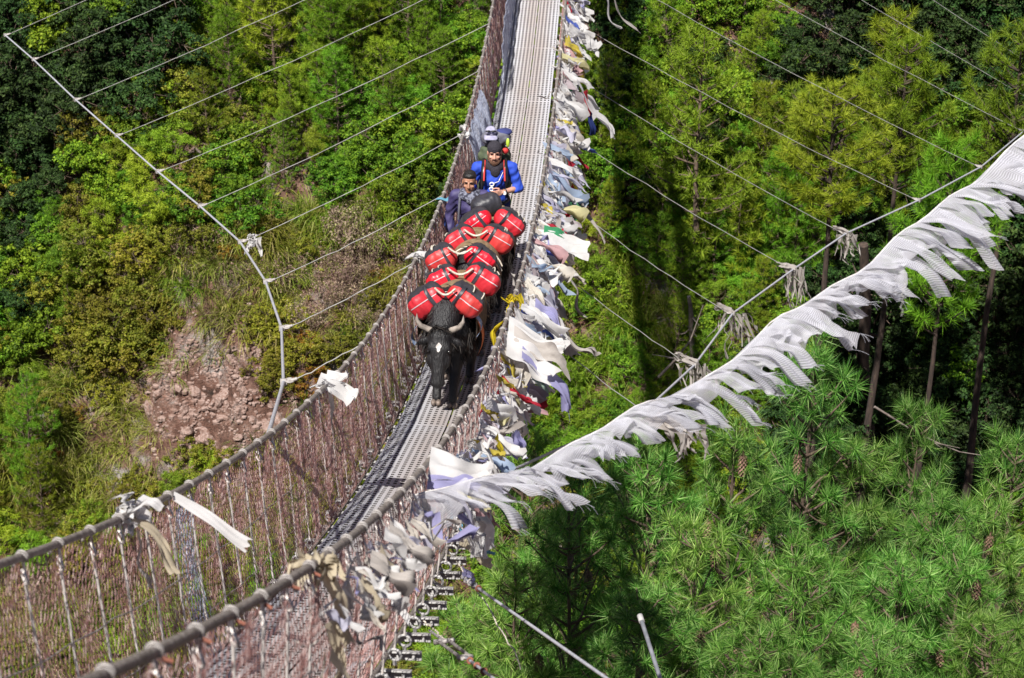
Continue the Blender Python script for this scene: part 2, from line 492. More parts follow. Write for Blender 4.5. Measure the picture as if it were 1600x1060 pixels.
def grass_mb(seed, n=190, h=0.8, w=0.018, droop=0.9):
    rg = np.random.default_rng(seed)
    az = rg.uniform(0, 6.28, n); L = h * rg.uniform(.55, 1.15, n); sp = rg.uniform(.15, .8, n)
    u = np.array([0, .35, .7, 1.0])
    d = np.stack([np.cos(az), np.sin(az)], -1)
    base = rg.normal(0, .08, (n, 2))
    rad = sp[:, None] * u * L[:, None] + .18 * u ** 2 * L[:, None]
    z = L[:, None] * (u * (1.05 - sp[:, None] * .35) - droop * sp[:, None] * u ** 3 * .95)
    x = base[:, None, 0] + d[:, None, 0] * rad; y = base[:, None, 1] + d[:, None, 1] * rad
    P = np.stack([x, y, z], -1)
    s = np.stack([-d[:, 1], d[:, 0], np.zeros(n)], -1)[:, None] * (w / 2 * np.array([1, .9, .6, .12]))[None, :, None]
    V = np.stack([P - s, P + s], 2)         # n,4,2,3
    idx = np.arange(n * 8).reshape(n, 4, 2)
    Fc = np.stack([idx[:, :-1, 0], idx[:, :-1, 1], idx[:, 1:, 1], idx[:, 1:, 0]], -1).reshape(-1, 4)
    mb = MB(); mb.add(V.reshape(-1, 3), Fc); return mb

PROTO = {}
def proto(key, parts):
    PROTO[key] = parts          # list of (part name, mesh)

def plant(key, name, label, cat, group, loc, s=1.0, rz=0.0, tilt=(0, 0), sz=None):
    r = empty(name, loc, rz)
    r.rotation_euler = (tilt[0], tilt[1], rz)
    r.scale = (s, s, sz or s)
    tag(r, label, cat, group)
    for pn, me in PROTO[key]:
        link(pn, me, r)
    return r

for i, (H, Rc, sd) in enumerate([(4.2, 1.25, 11), (3.4, 1.2, 12), (2.6, 1.1, 13), (5.0, 1.35, 14)]):
    wd, fo, _ = pine_meshes(H, Rc, sd, 34, 0.015, 0.2, whorl=.42, start=.05, twig=.15)
    proto('hillpine%d' % i, [('trunk', wd.mesh('pine_trunk', M_BARK)), ('crown', fo.mesh('pine_crown', M_PUFF))])
for i, (H, Rc, sd) in enumerate([(9.5, 2.3, 21), (10.5, 2.6, 22), (8.5, 2.0, 23)]):
    wd, fo, _ = pine_meshes(H, Rc, sd, 38, 0.016, 0.21, whorl=.6, start=.22, twig=.17)
    proto('tallpine%d' % i, [('trunk', wd.mesh('pine_trunk', M_BARK)), ('crown', fo.mesh('pine_crown', M_PUFF))])
for i, (H, Rc, sd) in enumerate([(15.0, 3.3, 41), (14.0, 3.0, 42)]):
    wd, fo, _ = pine_meshes(H, Rc, sd, 48, 0.0125, 0.21, whorl=.5, start=.79, twig=.12, thick=.6)
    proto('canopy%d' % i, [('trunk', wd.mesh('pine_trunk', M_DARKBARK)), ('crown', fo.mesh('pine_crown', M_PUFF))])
NEARCONES = {}
for i, (H, Rc, sd) in enumerate([(14.0, 2.3, 31), (13.0, 2.1, 32), (14.5, 2.5, 33)]):
    wd, fo, cp = pine_meshes(H, Rc, sd, 62, 0.0075, 0.235, whorl=.5, start=.5, twig=.175, bare=.05, cones=.05, thick=.5, spread=(.35, 1.35), base=.22)
    proto('nearpine%d' % i, [('trunk', wd.mesh('pine_trunk', M_BARK)), ('crown', fo.mesh('pine_crown', M_NEEDLE))])
    NEARCONES[i] = cp
for nm, mt, cfg in [('leafy', M_LEAFG, dict(n=4600, size=.03, lumps=12)), ('olive', M_LEAFO, dict(n=5200, size=.026, lumps=14, puff=.065, npuff=150)),
                    ('dark', M_LEAFD, dict(n=5200, size=.032, aspect=.45, lumps=12)), ('rust', M_LEAFR, dict(n=2000, size=.022, rx=.5, h=.6, puff=.05, npuff=80)),
                    ('pineshrub', M_PUFF, dict(n=5600, size=.05, aspect=.13, lumps=13, puff=.09, npuff=95))]:
    for i in range(4):
        st, fo = shrub_meshes(100 + i + 10 * len(PROTO), **cfg)
        proto('%s%d' % (nm, i), [('stem', st.mesh('shrub_stem', M_BARK)), ('foliage', fo.mesh('shrub_foliage', mt))])
for i in range(3):
    st, fo = twig_shrub_meshes(300 + i)
    proto('dry%d' % i, [('stem', st.mesh('dry_stem', M_TWIG)), ('foliage', fo.mesh('dry_heads', M_TWIG))])
for i in range(3):
    proto('grass%d' % i, [('blades', grass_mb(400 + i).mesh('grass_blades', M_GRASS))])
    proto('greengrass%d' % i, [('blades', grass_mb(410 + i, 170, .85).mesh('grass_blades', M_GRASSG))])

rngv = np.random.default_rng(77)
def inpoly(p, poly):
    x, y = p; c = False
    for i in range(len(poly)):
        x1, y1 = poly[i]; x2, y2 = poly[i - 1]
        if (y1 > y) != (y2 > y) and x < (x2 - x1) * (y - y1) / (y2 - y1) + x1: c = not c
    return c

PLACED = []
def scatter(poly, count, mind, specs, zone='the slope'):
    """specs: list of (weight, key, variants, name, label, cat, group, smin, smax)"""
    xs = [p[0] for p in poly]; ys = [p[1] for p in poly]
    got = 0; tries = 0; w = np.array([s[0] for s in specs], float); w /= w.sum()
    while got < count and tries < count * 40:
        tries += 1
        p = (rngv.uniform(min(xs), max(xs)), rngv.uniform(min(ys), max(ys)))
        if not inpoly(p, poly): continue
        if any((p[0] - q[0]) ** 2 + (p[1] - q[1]) ** 2 < (mind * q[2]) ** 2 for q in PLACED if abs(q[1] - p[1]) < 90): continue
        sp = specs[rngv.choice(len(specs), p=w)]
        P = hill(*p)
        s = rngv.uniform(sp[7], sp[8])
        plant('%s%d' % (sp[1], rngv.integers(0, sp[2])), sp[3], sp[4], sp[5], sp[6] + ' ' + zone, P - [0, 0, .05], s, rngv.uniform(0, 6.28), tuple(rngv.normal(0, .06, 2)))
        PLACED.append((p[0], p[1], 1.0)); got += 1
    return got

S_PINE = lambda w, a, b: (w, 'hillpine', 4, 'young_pine', 'bright yellow-green young pine', 'pine tree', 'young pines', a, b)
S_PSH = lambda w, a, b: (w, 'pineshrub', 4, 'pine_shrub', 'low yellow-green narrow-leaved shrub', 'shrub', 'narrow-leaved shrubs', a, b)
S_LEAFY = lambda w, a, b: (w, 'leafy', 4, 'leafy_shrub', 'fresh green leafy shrub', 'shrub', 'leafy shrubs', a, b)
S_OLIVE = lambda w, a, b: (w, 'olive', 4, 'olive_shrub', 'olive green rounded shrub', 'shrub', 'olive shrubs', a, b)
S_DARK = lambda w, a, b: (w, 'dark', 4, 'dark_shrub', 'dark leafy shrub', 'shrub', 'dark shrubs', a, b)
S_RUST = lambda w, a, b: (w, 'rust', 4, 'rust_shrub', 'small rust-orange shrub', 'shrub', 'rust coloured shrubs', a, b)
S_DRY = lambda w, a, b: (w, 'dry', 3, 'dry_shrub', 'dry brown bare-stemmed shrub', 'shrub', 'dry brown shrubs', a, b)
S_GRASS = lambda w, a, b: (w, 'grass', 3, 'grass_tuft', 'tuft of long pale yellow grass', 'grass tuft', 'tufts of pale grass', a, b)
S_GG = lambda w, a, b: (w, 'greengrass', 3, 'green_grass_tuft', 'tuft of long bright green grass', 'grass tuft', 'tufts of green grass', a, b)

# upper slope beside the bridge
scatter([(330, -60), (770, -60), (730, 130), (640, 330), (500, 310), (360, 180)], 62, 27, [S_PINE(5, .3, .6), S_PSH(2.5, .6, .95), S_LEAFY(2, .6, .95)], 'high on the slope beside the far end of the bridge')
scatter([(560, 120), (740, 120), (690, 330), (560, 330)], 14, 26, [S_LEAFY(4, .7, 1.1), S_DARK(1.2, .6, .9)], 'under the guy ties by the net rail')
# dark wood at the upper edge of the slope, dark-leaved shrubs standing in for shade
scatter([(-80, -80), (330, -80), (300, 60), (240, 160), (150, 270), (-80, 300)], 34, 34, [S_DARK(6, .9, 1.5), S_LEAFY(1, .7, 1.1)], 'in the dark wood at the top of the slope')
# middle slope
scatter([(130, 200), (240, 90), (370, 120), (420, 330), (370, 400), (100, 400)], 34, 27, [S_LEAFY(3, .7, 1.1), S_OLIVE(3, .7, 1.05), S_PSH(1.5, .6, .9)], 'on the middle slope under the guy cable')
scatter([(-60, 280), (110, 290), (130, 420), (60, 560), (-60, 570)], 22, 30, [S_DARK(1, .8, 1.1), S_LEAFY(3, .7, 1.1), S_OLIVE(1, .7, 1)], 'in the dark thicket below the wood')
scatter([(90, 420), (240, 400), (270, 520), (220, 610), (90, 600)], 14, 32, [S_OLIVE(5, .9, 1.25)], 'in the clump above the bare soil')
scatter([(240, 380), (420, 350), (460, 440), (430, 520), (260, 530)], 46, 16, [S_GRASS(6, .8, 1.25), S_GG(2, .7, 1.05), S_OLIVE(1, .35, .6), S_DRY(1, .5, .8), S_RUST(.5, .5, .8)], 'on the grassy ledge above the bare soil')
scatter([(430, 390), (680, 350), (640, 480), (560, 560), (440, 520)], 34, 19, [S_DRY(4, .6, 1.0), S_OLIVE(2.5, .45, .8), S_GRASS(2, .5, .9), S_GG(1, .5, .8), S_RUST(.5, .5, .8)], 'on the dry brown bank under the ties')
scatter([(460, 330), (670, 320), (660, 380), (460, 390)], 26, 16, [S_GRASS(4, .8, 1.2), S_GG(3, .7, 1.), S_LEAFY(1, .5, .7)], 'on the bank level with the yaks')
scatter([(400, 520), (600, 520), (470, 640), (410, 600)], 12, 22, [S_OLIVE(3, .6, .9), S_RUST(2, .6, 1.0), S_PSH(1, .5, .8)], 'beside the lower guy cable')
# below and round the bare soil
scatter([(80, 600), (210, 590), (220, 700), (190, 840), (80, 800)], 40, 15, [S_GRASS(5, .7, 1.1), S_OLIVE(1.2, .4, .7), S_RUST(.6, .4, .7)], 'on the grassy bank beside the bare soil')
scatter([(200, 640), (260, 660), (300, 730), (230, 790), (190, 720)], 14, 17, [S_GRASS(3, .6, .9), S_OLIVE(1, .4, .6)], 'in the middle of the bare soil')
scatter([(100, 760), (280, 730), (420, 720), (200, 860), (100, 860)], 34, 15, [S_GRASS(3, .6, 1.0), S_RUST(1.5, .5, .9), S_OLIVE(1.5, .5, .8), S_PSH(1.5, .5, .8)], 'below the bare soil')
scatter([(-80, 560), (90, 600), (110, 830), (-80, 900)], 18, 32, [S_PINE(3, .35, .55), S_PSH(3, .7, 1.1), S_OLIVE(1, .6, .9)], 'in the bright thicket above the net rail')
scatter([(-40, 860), (520, 720), (460, 1200), (-40, 1300)], 60, 34, [S_OLIVE(3, .7, 1.1), S_PSH(2, .6, .9), S_DRY(2, .7, 1.), S_GRASS(2, .7, 1.1), S_RUST(1.2, .6, .9)], 'seen through the brown net')
# slope past the flags
scatter([(880, -60), (1190, -60), (1190, 60), (1080, 190), (960, 250), (900, 180)], 26, 32, [S_LEAFY(2, .8, 1.1), S_PINE(3, .4, .65), S_DARK(2, .7, 1.0)], 'past the flags at the far end of the bridge')
scatter([(890, 190), (1240, 170), (1250, 330), (1060, 400), (900, 400)], 30, 30, [S_LEAFY(3, .7, 1.1), S_PINE(3, .3, .6), S_PSH(2, .6, .9), S_DARK(1, .6, .9)], 'between the guy ties past the flags')
scatter([(880, 390), (1020, 400), (1060, 520), (980, 640), (860, 600)], 30, 20, [S_GG(5, .8, 1.2), S_LEAFY(1.5, .5, .8), S_PSH(1.2, .5, .8), S_GRASS(1, .6, .9)], 'on the grassy slope past the flags')
scatter([(1000, 400), (1260, 330), (1280, 420), (1100, 520), (1020, 520)], 20, 30, [S_PINE(4, .35, .6), S_PSH(2, .7, 1.0)], 'above the dead snag')
scatter([(860, 540), (1100, 520), (1180, 620), (1000, 760), (820, 720)], 22, 30, [S_PSH(3, .7, 1.1), S_LEAFY(2, .7, 1.0), S_PINE(1, .3, .5)], 'beneath the guy cable past the rag bundles')
# dark wood across the gully
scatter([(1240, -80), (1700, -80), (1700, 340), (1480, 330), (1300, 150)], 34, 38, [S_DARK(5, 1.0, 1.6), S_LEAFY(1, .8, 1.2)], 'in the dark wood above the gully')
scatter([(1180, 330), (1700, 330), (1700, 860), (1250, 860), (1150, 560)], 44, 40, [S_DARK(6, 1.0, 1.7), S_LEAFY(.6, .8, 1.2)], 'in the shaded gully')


def fill():
    zones = [(760, 900, 'beside the bridge mats')]
    for py in range(-40, 1120, 24):
        for px in range(-60, 1680, 28):
            q = (px + rngv.uniform(-14, 14), py + rngv.uniform(-12, 12))
            if ((q[0] - 325) / 95) ** 2 + ((q[1] - 650) / 75) ** 2 < 1 or ((q[0] - 425) / 38) ** 2 + ((q[1] - 650) / 45) ** 2 < 1: continue
            if q[0] > 700 and q[1] > 760: continue
            if any((q[0] - p[0]) ** 2 + (q[1] - p[1]) ** 2 < (24 if q[0] < 640 and q[1] > 330 else 32) ** 2 for p in PLACED): continue
            left = q[0] < 760
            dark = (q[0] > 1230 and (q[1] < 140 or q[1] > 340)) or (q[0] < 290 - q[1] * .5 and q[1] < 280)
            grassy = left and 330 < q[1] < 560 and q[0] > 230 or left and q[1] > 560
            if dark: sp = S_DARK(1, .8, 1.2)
            elif grassy: sp = [S_GRASS(1, .8, 1.2), S_GRASS(1, .7, 1.1), S_OLIVE(1, .35, .6), S_GG(1, .8, 1.1)][int(rngv.integers(0, 4))]
            else: sp = [S_PSH(1, .55, .9), S_LEAFY(1, .5, .9), S_GG(1, .6, .9), S_PINE(1, .25, .45)][int(rngv.choice(4, p=[.4, .25, .1, .25]))]
            zone = 'filling a gap in the dark wood' if dark else 'in a gap on the grassy bank' if grassy else 'in a gap on the slope before the far bank' if left else 'in a gap on the slope past the flags'
            plant('%s%d' % (sp[1], rngv.integers(0, sp[2])), sp[3], sp[4], sp[5], sp[6] + ' ' + zone, hill(*q) - [0, 0, .05], rngv.uniform(sp[7], sp[8]), rngv.uniform(0, 6.28), tuple(rngv.normal(0, .06, 2)))
            PLACED.append((q[0], q[1], 1.0))

# single pines that stand out
def pine_at(px, py, key, s, label, rz=0.0, name='pine_tree', sz=None, group=None):
    P = hill(px, py)
    return plant(key, name, label, 'pine tree', group, P - [0, 0, .1], s, rz, (0, 0), sz)
pine_at(1086, 430, 'hillpine3', 1.02, 'slim pine with a bare thin trunk and a small tufted top', 0.4)
pine_at(1375, 330, 'hillpine0', 1.05, 'broad sunlit pine standing against the dark wood at the top of the slope', 1.0)
for px, py, k, s, rz in [(1240, 330, 2, 1.0, .4), (1310, 380, 1, .8, 2.2), (1450, 340, 2, .9, 3.0), (1190, 300, 1, .7, 4.), (1530, 330, 1, .75, 5.), (1150, 440, 2, .9, 1.1), (1240, 420, 2, .8, 2.4), (1390, 400, 2, .7, .7)]:
    pine_at(px, py, 'hillpine%d' % k, s, 'bushy gully-rim pine', rz, group='pines on the rim of the gully')
for px, py, k, s, rz in [(430, 170, 0, .72, .3), (520, 110, 1, .75, 1.9), (640, 110, 0, .6, 2.7), (400, 90, 3, .6, 4.4), (560, 20, 0, .7, 5.0), (690, 60, 2, .8, .9)]:
    pine_at(px, py, 'hillpine%d' % k, s, 'bushy yellow-green pine', rz, group='bushy pines at the top of the slope')

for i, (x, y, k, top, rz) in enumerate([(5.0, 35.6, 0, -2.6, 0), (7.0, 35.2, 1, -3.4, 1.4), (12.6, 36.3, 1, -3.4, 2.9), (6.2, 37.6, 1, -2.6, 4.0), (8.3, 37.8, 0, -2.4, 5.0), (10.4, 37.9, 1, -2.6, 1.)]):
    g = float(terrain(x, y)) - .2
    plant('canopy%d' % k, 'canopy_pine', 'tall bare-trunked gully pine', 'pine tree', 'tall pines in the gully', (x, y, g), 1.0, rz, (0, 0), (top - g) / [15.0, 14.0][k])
fill()
# ground cover between the shrubs
def ground_cover():
    rg = np.random.default_rng(9)
    n = 110000
    x = rg.uniform(-15, 15, n); y = rg.uniform(32, 50, n)
    z = terrain(x, y)
    P = np.column_stack([x, y, z + np.abs(rg.normal(0, .09, n))])
    pp = pix(P)
    soil = np.exp(-((pp[:, 0] - 315) / 105) ** 2 - ((pp[:, 1] - 650) / 95) ** 2) + np.exp(-((pp[:, 0] - 440) / 60) ** 2 - ((pp[:, 1] - 660) / 60) ** 2)
    nz = np.array([mnoise.noise((a * .7, b * .7, 0.3)) for a, b in zip(x, y)])
    keep = (rg.random(n) > np.clip(soil * 1.9, 0, .985)) & (nz + rg.normal(0, .15, n) > -.55)
    P = P[keep]
    V, Fc = leaves(P, .045, rg, 1.2, .5)
    mb = MB(); mb.add(V, Fc)
    mb.build('ground_foliage', M_LEAFO, None, 'stuff')
ground_cover()

# shade trees on the steep flank beyond the frame, and the wood above the gully
for (x, y, k, s, rz) in [(-14.2, 39.6, 0, 1.2, 0), (-15.6, 42.4, 1, 1.1, 1.4), (-13.3, 43.5, 2, 1.05, 4.4), (-18.5, 43.5, 1, 1.2, 1.4), (-20.5, 46.5, 2, 1.4, 2.), (-16.2, 46.5, 0, 1.0, 2.9), (-17.0, 49.0, 1, 1.1, 4.0), (-22.0, 50.0, 0, 1.3, 5.0), (-13.6, 49.3, 2, .9, .6)]:
    plant('tallpine%d' % k, 'tall_pine', 'tall dark pine', 'pine tree', 'tall pines in the wood', (x, y, float(terrain(x, y)) - .2), s, rz)
for (x, y, k, s, rz) in [(7.2, 49.5, 0, 1.0, 0), (10.0, 48.3, 1, 1.0, 1.4), (12.6, 47.4, 2, 1.1, 2.), (9.0, 51.8, 1, 1.1, 2.9), (13.5, 50.5, 0, 1.1, 4.0), (5.2, 52.0, 2, 1., .6)]:
    plant('tallpine%d' % k, 'wood_pine', 'tall wood-edge pine', 'pine tree', 'tall pines above the gully', (x, y, float(terrain(x, y)) - .2), s, rz)

# more cover low on the slope
scatter([(440, 700), (1160, 620), (1250, 860), (1200, 1250), (440, 1250)], 60, 46, [S_PSH(3, .7, 1.2), S_LEAFY(3, .8, 1.2), S_OLIVE(2, .7, 1.1), S_DARK(2, .8, 1.2)], 'on the low slope under the bridge')
scatter([(1150, 820), (1750, 820), (1750, 1250), (1150, 1250)], 26, 60, [S_DARK(5, 1., 1.7), S_LEAFY(1, .9, 1.3)], 'in the bottom of the gully')

# pines growing from the near bank below the bridge, crowns level with the deck
NEAR = [(1265, 565, 26, 0, .2), (1150, 672, 25, 1, 1.3), (1010, 735, 24, 2, 2.2), (905, 800, 23.5, 0, 3.1), (805, 905, 23.2, 1, 4.0), (1335, 690, 27, 2, 5.1), (1545, 800, 27, 1, .9),
        (1600, 700, 29.5, 0, 1.9), (1095, 840, 22.6, 1, 2.8), (1255, 870, 23, 0, 3.7), (1425, 880, 24.5, 2, 4.6), (725, 965, 24, 1, 5.4), (985, 940, 22, 2, .6), (1560, 985, 24, 0, 1.6), (1190, 1010, 21.5, 2, 2.4), (820, 690, 27.5, 1, 3.3), (1370, 1020, 22, 1, 5.9), (1462, 790, 26, 0, .5), (1505, 880, 25, 1, 2.0), (1440, 650, 29, 1, 3.5), (985, 690, 26.5, 0, 4.2), (890, 735, 26, 2, 1.0)]
NEAR_LABELS = ['tallest long-needled pine with its tip against the dark gully', 'long-needled pine with its tip under the white flag string', 'long-needled pine just below the middle of the white flag string', 'long-needled pine below the start of the white flag string', 'long-needled pine behind the dangling pale cord', 'long-needled pine in front of the dark bare trunk', 'long-needled pine at the foot of the gully', 'long-needled pine on the far side of the gully foot', 'long-needled pine above the bare metal pole', 'long-needled pine in the middle of the lower pines', 'long-needled pine beneath the long bare branch', 'long-needled pine beside the beam ends and turnbuckle', 'long-needled pine just before the bare metal pole', 'long-needled pine in the lowest corner of the pine crowns', 'long-needled pine low between the metal pole and the corner', 'long-needled pine close behind the flag rail', 'long-needled pine along the bottom edge beyond the metal pole', 'long-needled pine in front of the shaded gully mouth', 'long-needled pine low in front of the gully mouth', 'slim long-needled pine top rising against the black gully', 'long-needled pine just under the dead snag', 'long-needled pine beneath the rag bundles']
for i, (px, py, d, k, rz) in enumerate(NEAR):
    T = at_d(px, py, d)
    g = float(terrain(T[0], T[1])) - .2
    H = [14.0, 13.0, 14.5][k]
    t = plant('nearpine%d' % k, 'blue_pine', NEAR_LABELS[i], 'pine tree', 'long-needled pines below the bridge', (T[0], T[1], g), 1.0, rz, (0, 0), (T[2] - g) / H)
    PROTO.setdefault('cone', [('pine_cone', cone_mb().mesh('pine_cone', M_CONE))])
    for c in NEARCONES[k]:
        if c[2] > 9.5: o = link('pine_cone', PROTO['cone'][0][1], t); o.location = c
# ------------------------------------------------------------------ suspension bridge
Y0, Y1, STEP = -1.0, 55.2, 0.42
def deck_z(y): t = np.asarray(y, float) - 30; return SLOPE_B * t + SLOPE_C * t * t
def deck_x(y): t = np.asarray(y, float) - 30; return SWAY * t * t
def deck_p(y, x=0.0, z=0.0):
    y = np.asarray(y, float)
    return np.stack([deck_x(y) + x, y, deck_z(y) + z], -1)
def deck_dir(y): return norm([2 * SWAY * (y - 30), 1.0, SLOPE_B + 2 * SLOPE_C * (y - 30)])

M_STEEL = mat_noise('galvanised_steel', (0.30, 0.31, 0.33), (0.52, 0.53, 0.55), 30, 0.5, 0.35)
M_CABLE = mat_noise('weathered_cable', (0.14, 0.125, 0.11), (0.30, 0.27, 0.25), 40, 0.6, 0.3, bump=0.4)
M_ROD = mat_noise('hanger_rod', (0.50, 0.45, 0.42), (0.72, 0.67, 0.63), 25, 0.6, 0.2)
M_CLAMP = mat_noise('pale_clamp', (0.22, 0.20, 0.19), (0.42, 0.39, 0.37), 25, 0.55, 0.1)
M_RUST = mat_noise('rusty_bolt', (0.10, 0.035, 0.025), (0.28, 0.10, 0.06), 60, 0.8)
M_DARKSTEEL = mat_noise('dull_beam_steel', (0.28, 0.27, 0.27), (0.50, 0.49, 0.48), 14, 0.6, 0.2)
M_WIRE = mat_noise('pale_wire', (0.26, 0.25, 0.24), (0.42, 0.41, 0.39), 10, 0.5, 0.2)

# deck mat: grey steel, with brown dust trodden into the walked line
m, nt, bs, out = newmat('deck_mat_steel')
tc = N(nt, 'ShaderNodeTexCoord'); sx = N(nt, 'ShaderNodeSeparateXYZ'); nt.links.new(tc.outputs['Object'], sx.inputs[0])
geo = N(nt, 'ShaderNodeNewGeometry')
no = N(nt, 'ShaderNodeTexNoise', Scale=2.2, Detail=6.0); nt.links.new(geo.outputs['Position'], no.inputs['Vector'])
ab = N(nt, 'ShaderNodeMath', operation='ABSOLUTE'); ad = N(nt, 'ShaderNodeMath', operation='ADD'); ad.inputs[1].default_value = -0.04
nt.links.new(sx.outputs['X'], ad.inputs[0]); nt.links.new(ad.outputs[0], ab.inputs[0])
mr = N(nt, 'ShaderNodeMapRange'); mr.inputs['From Min'].default_value = 0.10; mr.inputs['From Max'].default_value = 0.30
mr.inputs['To Min'].default_value = 0.95; mr.inputs['To Max'].default_value = 0.05
nt.links.new(ab.outputs[0], mr.inputs['Value'])
ml = N(nt, 'ShaderNodeMath', operation='MULTIPLY_ADD'); ml.inputs[1].default_value = 1.0; ml.inputs[2].default_value = -0.5
nt.links.new(no.outputs['Fac'], ml.inputs[0])
a2 = N(nt, 'ShaderNodeMath', operation='ADD', use_clamp=True); nt.links.new(mr.outputs[0], a2.inputs[0]); nt.links.new(ml.outputs[0], a2.inputs[1])
mx = N(nt, 'ShaderNodeMix', data_type='RGBA'); mx.inputs[6].default_value = (0.45, 0.46, 0.495, 1); mx.inputs[7].default_value = (0.36, 0.325, 0.315, 1)
nt.links.new(a2.outputs[0], mx.inputs[0]); nt.links.new(mx.outputs[2], bs.inputs['Base Color'])
bs.inputs['Roughness'].default_value = 0.55; bs.inputs['Metallic'].default_value = 0.1
M_DECK = m
M_NET = mat_leaf('brown_net_cord', [(0.17, 0.075, 0.065), (0.28, 0.14, 0.125), (0.38, 0.225, 0.205), (0.55, 0.40, 0.37)], 0.0, 0.8, 0.0, 0.0)
M_NETB = mat_leaf('pale_blue_net_cord', [(0.30, 0.34, 0.46), (0.42, 0.46, 0.58), (0.55, 0.58, 0.68)], 0.0, 0.7, 0.0, 0.0)

bridge = empty('suspension_bridge', (0, 0, 0))
tag(bridge, 'narrow steel suspension footbridge with brown netted sides crossing the gorge', 'footbridge')
ys = np.arange(Y0, Y1 + .01, 0.35)
for s in (-1, 1):
    MB().tube(deck_p(ys, s * HALF_RAIL, RAIL_H), 0.0165, 8).build('handrail_cable', M_CABLE, bridge)
    MB().tube(deck_p(ys, s * 0.41, -0.02), 0.014, 6).build('deck_cable', M_CABLE, bridge)
    MB().tube(deck_p(ys, s * 0.25, -0.055), 0.012, 5).build('deck_cable', M_CABLE, bridge)
    for f, hh in ((0.40, 0.22), (0.44, 0.52)):
        yy = np.arange(Y0, Y1, 0.21)
        MB().tube(deck_p(yy, s * (0.41 + (HALF_RAIL - .41) * hh + 0.02), RAIL_H * hh) + np.random.default_rng(int(hh * 100)).normal(0, .006, (len(yy), 3)), 0.0035, 4).build('fence_wire', M_WIRE, bridge)

# deck mats
M_HOLESHADE = mat_noise('deck_hole_shade', (0.02, 0.018, 0.017), (0.06, 0.05, 0.045), 20, 0.8)  # bar sides nearly black: shade inside the deck holes painted as colour
BOXF = [[0, 2, 3, 1], [4, 5, 7, 6], [0, 1, 5, 4], [2, 6, 7, 3], [0, 4, 6, 2], [1, 3, 7, 5]]
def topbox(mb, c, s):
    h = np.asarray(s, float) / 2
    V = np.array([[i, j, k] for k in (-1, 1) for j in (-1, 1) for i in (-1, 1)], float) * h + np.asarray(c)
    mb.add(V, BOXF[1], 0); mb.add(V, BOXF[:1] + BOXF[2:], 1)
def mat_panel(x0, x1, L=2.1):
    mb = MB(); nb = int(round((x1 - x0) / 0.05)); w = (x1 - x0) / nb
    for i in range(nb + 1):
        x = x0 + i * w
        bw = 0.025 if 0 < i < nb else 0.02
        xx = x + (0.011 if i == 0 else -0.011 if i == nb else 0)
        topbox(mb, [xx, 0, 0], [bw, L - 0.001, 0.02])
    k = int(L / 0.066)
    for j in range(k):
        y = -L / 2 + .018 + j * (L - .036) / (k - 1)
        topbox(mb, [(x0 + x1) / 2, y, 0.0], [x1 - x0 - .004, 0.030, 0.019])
    return mb.mesh('deck_mat', [M_DECK, M_HOLESHADE])
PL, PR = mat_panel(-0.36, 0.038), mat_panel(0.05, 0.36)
rgb = np.random.default_rng(5)
for k in range(int((Y1 - Y0) / 2.1)):
    yc = Y0 + 1.05 + k * 2.1
    t = deck_dir(yc); n = norm(np.cross([1, 0, 0], t)); n = n if n[2] > 0 else -n; sd = np.cross(t, n)
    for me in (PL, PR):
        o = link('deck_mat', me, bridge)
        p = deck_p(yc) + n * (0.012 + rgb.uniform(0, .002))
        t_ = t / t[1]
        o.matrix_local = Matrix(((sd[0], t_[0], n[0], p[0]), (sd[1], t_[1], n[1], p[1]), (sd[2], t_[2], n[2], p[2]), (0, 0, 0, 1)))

# crossbeams with the eye of each hanger
def beam_mesh():
    mb = MB()
    mb.box([0, 0, -0.075], [1.08, 0.05, 0.008]); mb.box([0, 0.022, -0.10], [1.08, 0.006, 0.042])
    for s in (-1, 1):
        for x in (.50, .42): mb.tube([[s * x, 0.0, -0.07], [s * x, 0.0, -0.115]], 0.009, 6)
    return mb.mesh('cross_beam', M_DARKSTEEL)
BEAM = beam_mesh()
def hanger_meshes(s):
    """origin at the rail; rod runs down to the beam"""
    a = np.array([0, 0, 0.0]); foot = np.array([s * (0.45 - HALF_RAIL), 0, -RAIL_H - .075])
    rod = MB()
    r0 = np.array([0, 0.01, -0.115])
    rod.tube([r0, r0 * .5 + foot * .5 + [0.004, .004, 0], foot + [0, 0, .08]], 0.0062, 5)
    rod.tube([[0, 0.01, -0.02], [0.004, 0.012, -0.07]], 0.006, 5)
    ring = MB(); ring.ring([0, 0.01, -0.092], [0.75, 0.65, 0.1], 0.027, 0.0055, 14, 0, 5)
    eye = MB(); eye.ring(foot + [0, 0, .05], [0.2, 1, 0], 0.034, 0.0075, 14, 0, 6)
    eye.tube([foot + [0, 0, 0.02], foot + [0, 0, -.01]], 0.011, 6)
    cl = MB(); cl.ring([0, 0, 0], [0.05, 1, 0.25], 0.0205, 0.0044, 12, 0, 6); cl.ring([0, 0.011, 0], [0.05, 1, 0.05], 0.0205, 0.004, 12, 0, 6)
    cl.tube([[s * .015, 0, -.01], [s * .035, 0, -.045]], .006, 5)
    bt = MB(); bt.tube([[s * .018, -.012, -.012], [s * .042, -.012, -.024]], 0.0065, 6)
    return [('hanger', rod.mesh('hanger', M_ROD)), ('ring', ring.mesh('ring', M_ROD)), ('eye', eye.mesh('eye', M_DARKSTEEL)), ('clamp', cl.mesh('clamp', M_CLAMP)), ('bolt', bt.mesh('bolt', M_RUST))]
HM = {s: hanger_meshes(s) for s in (-1, 1)}
rgh = np.random.default_rng(8)
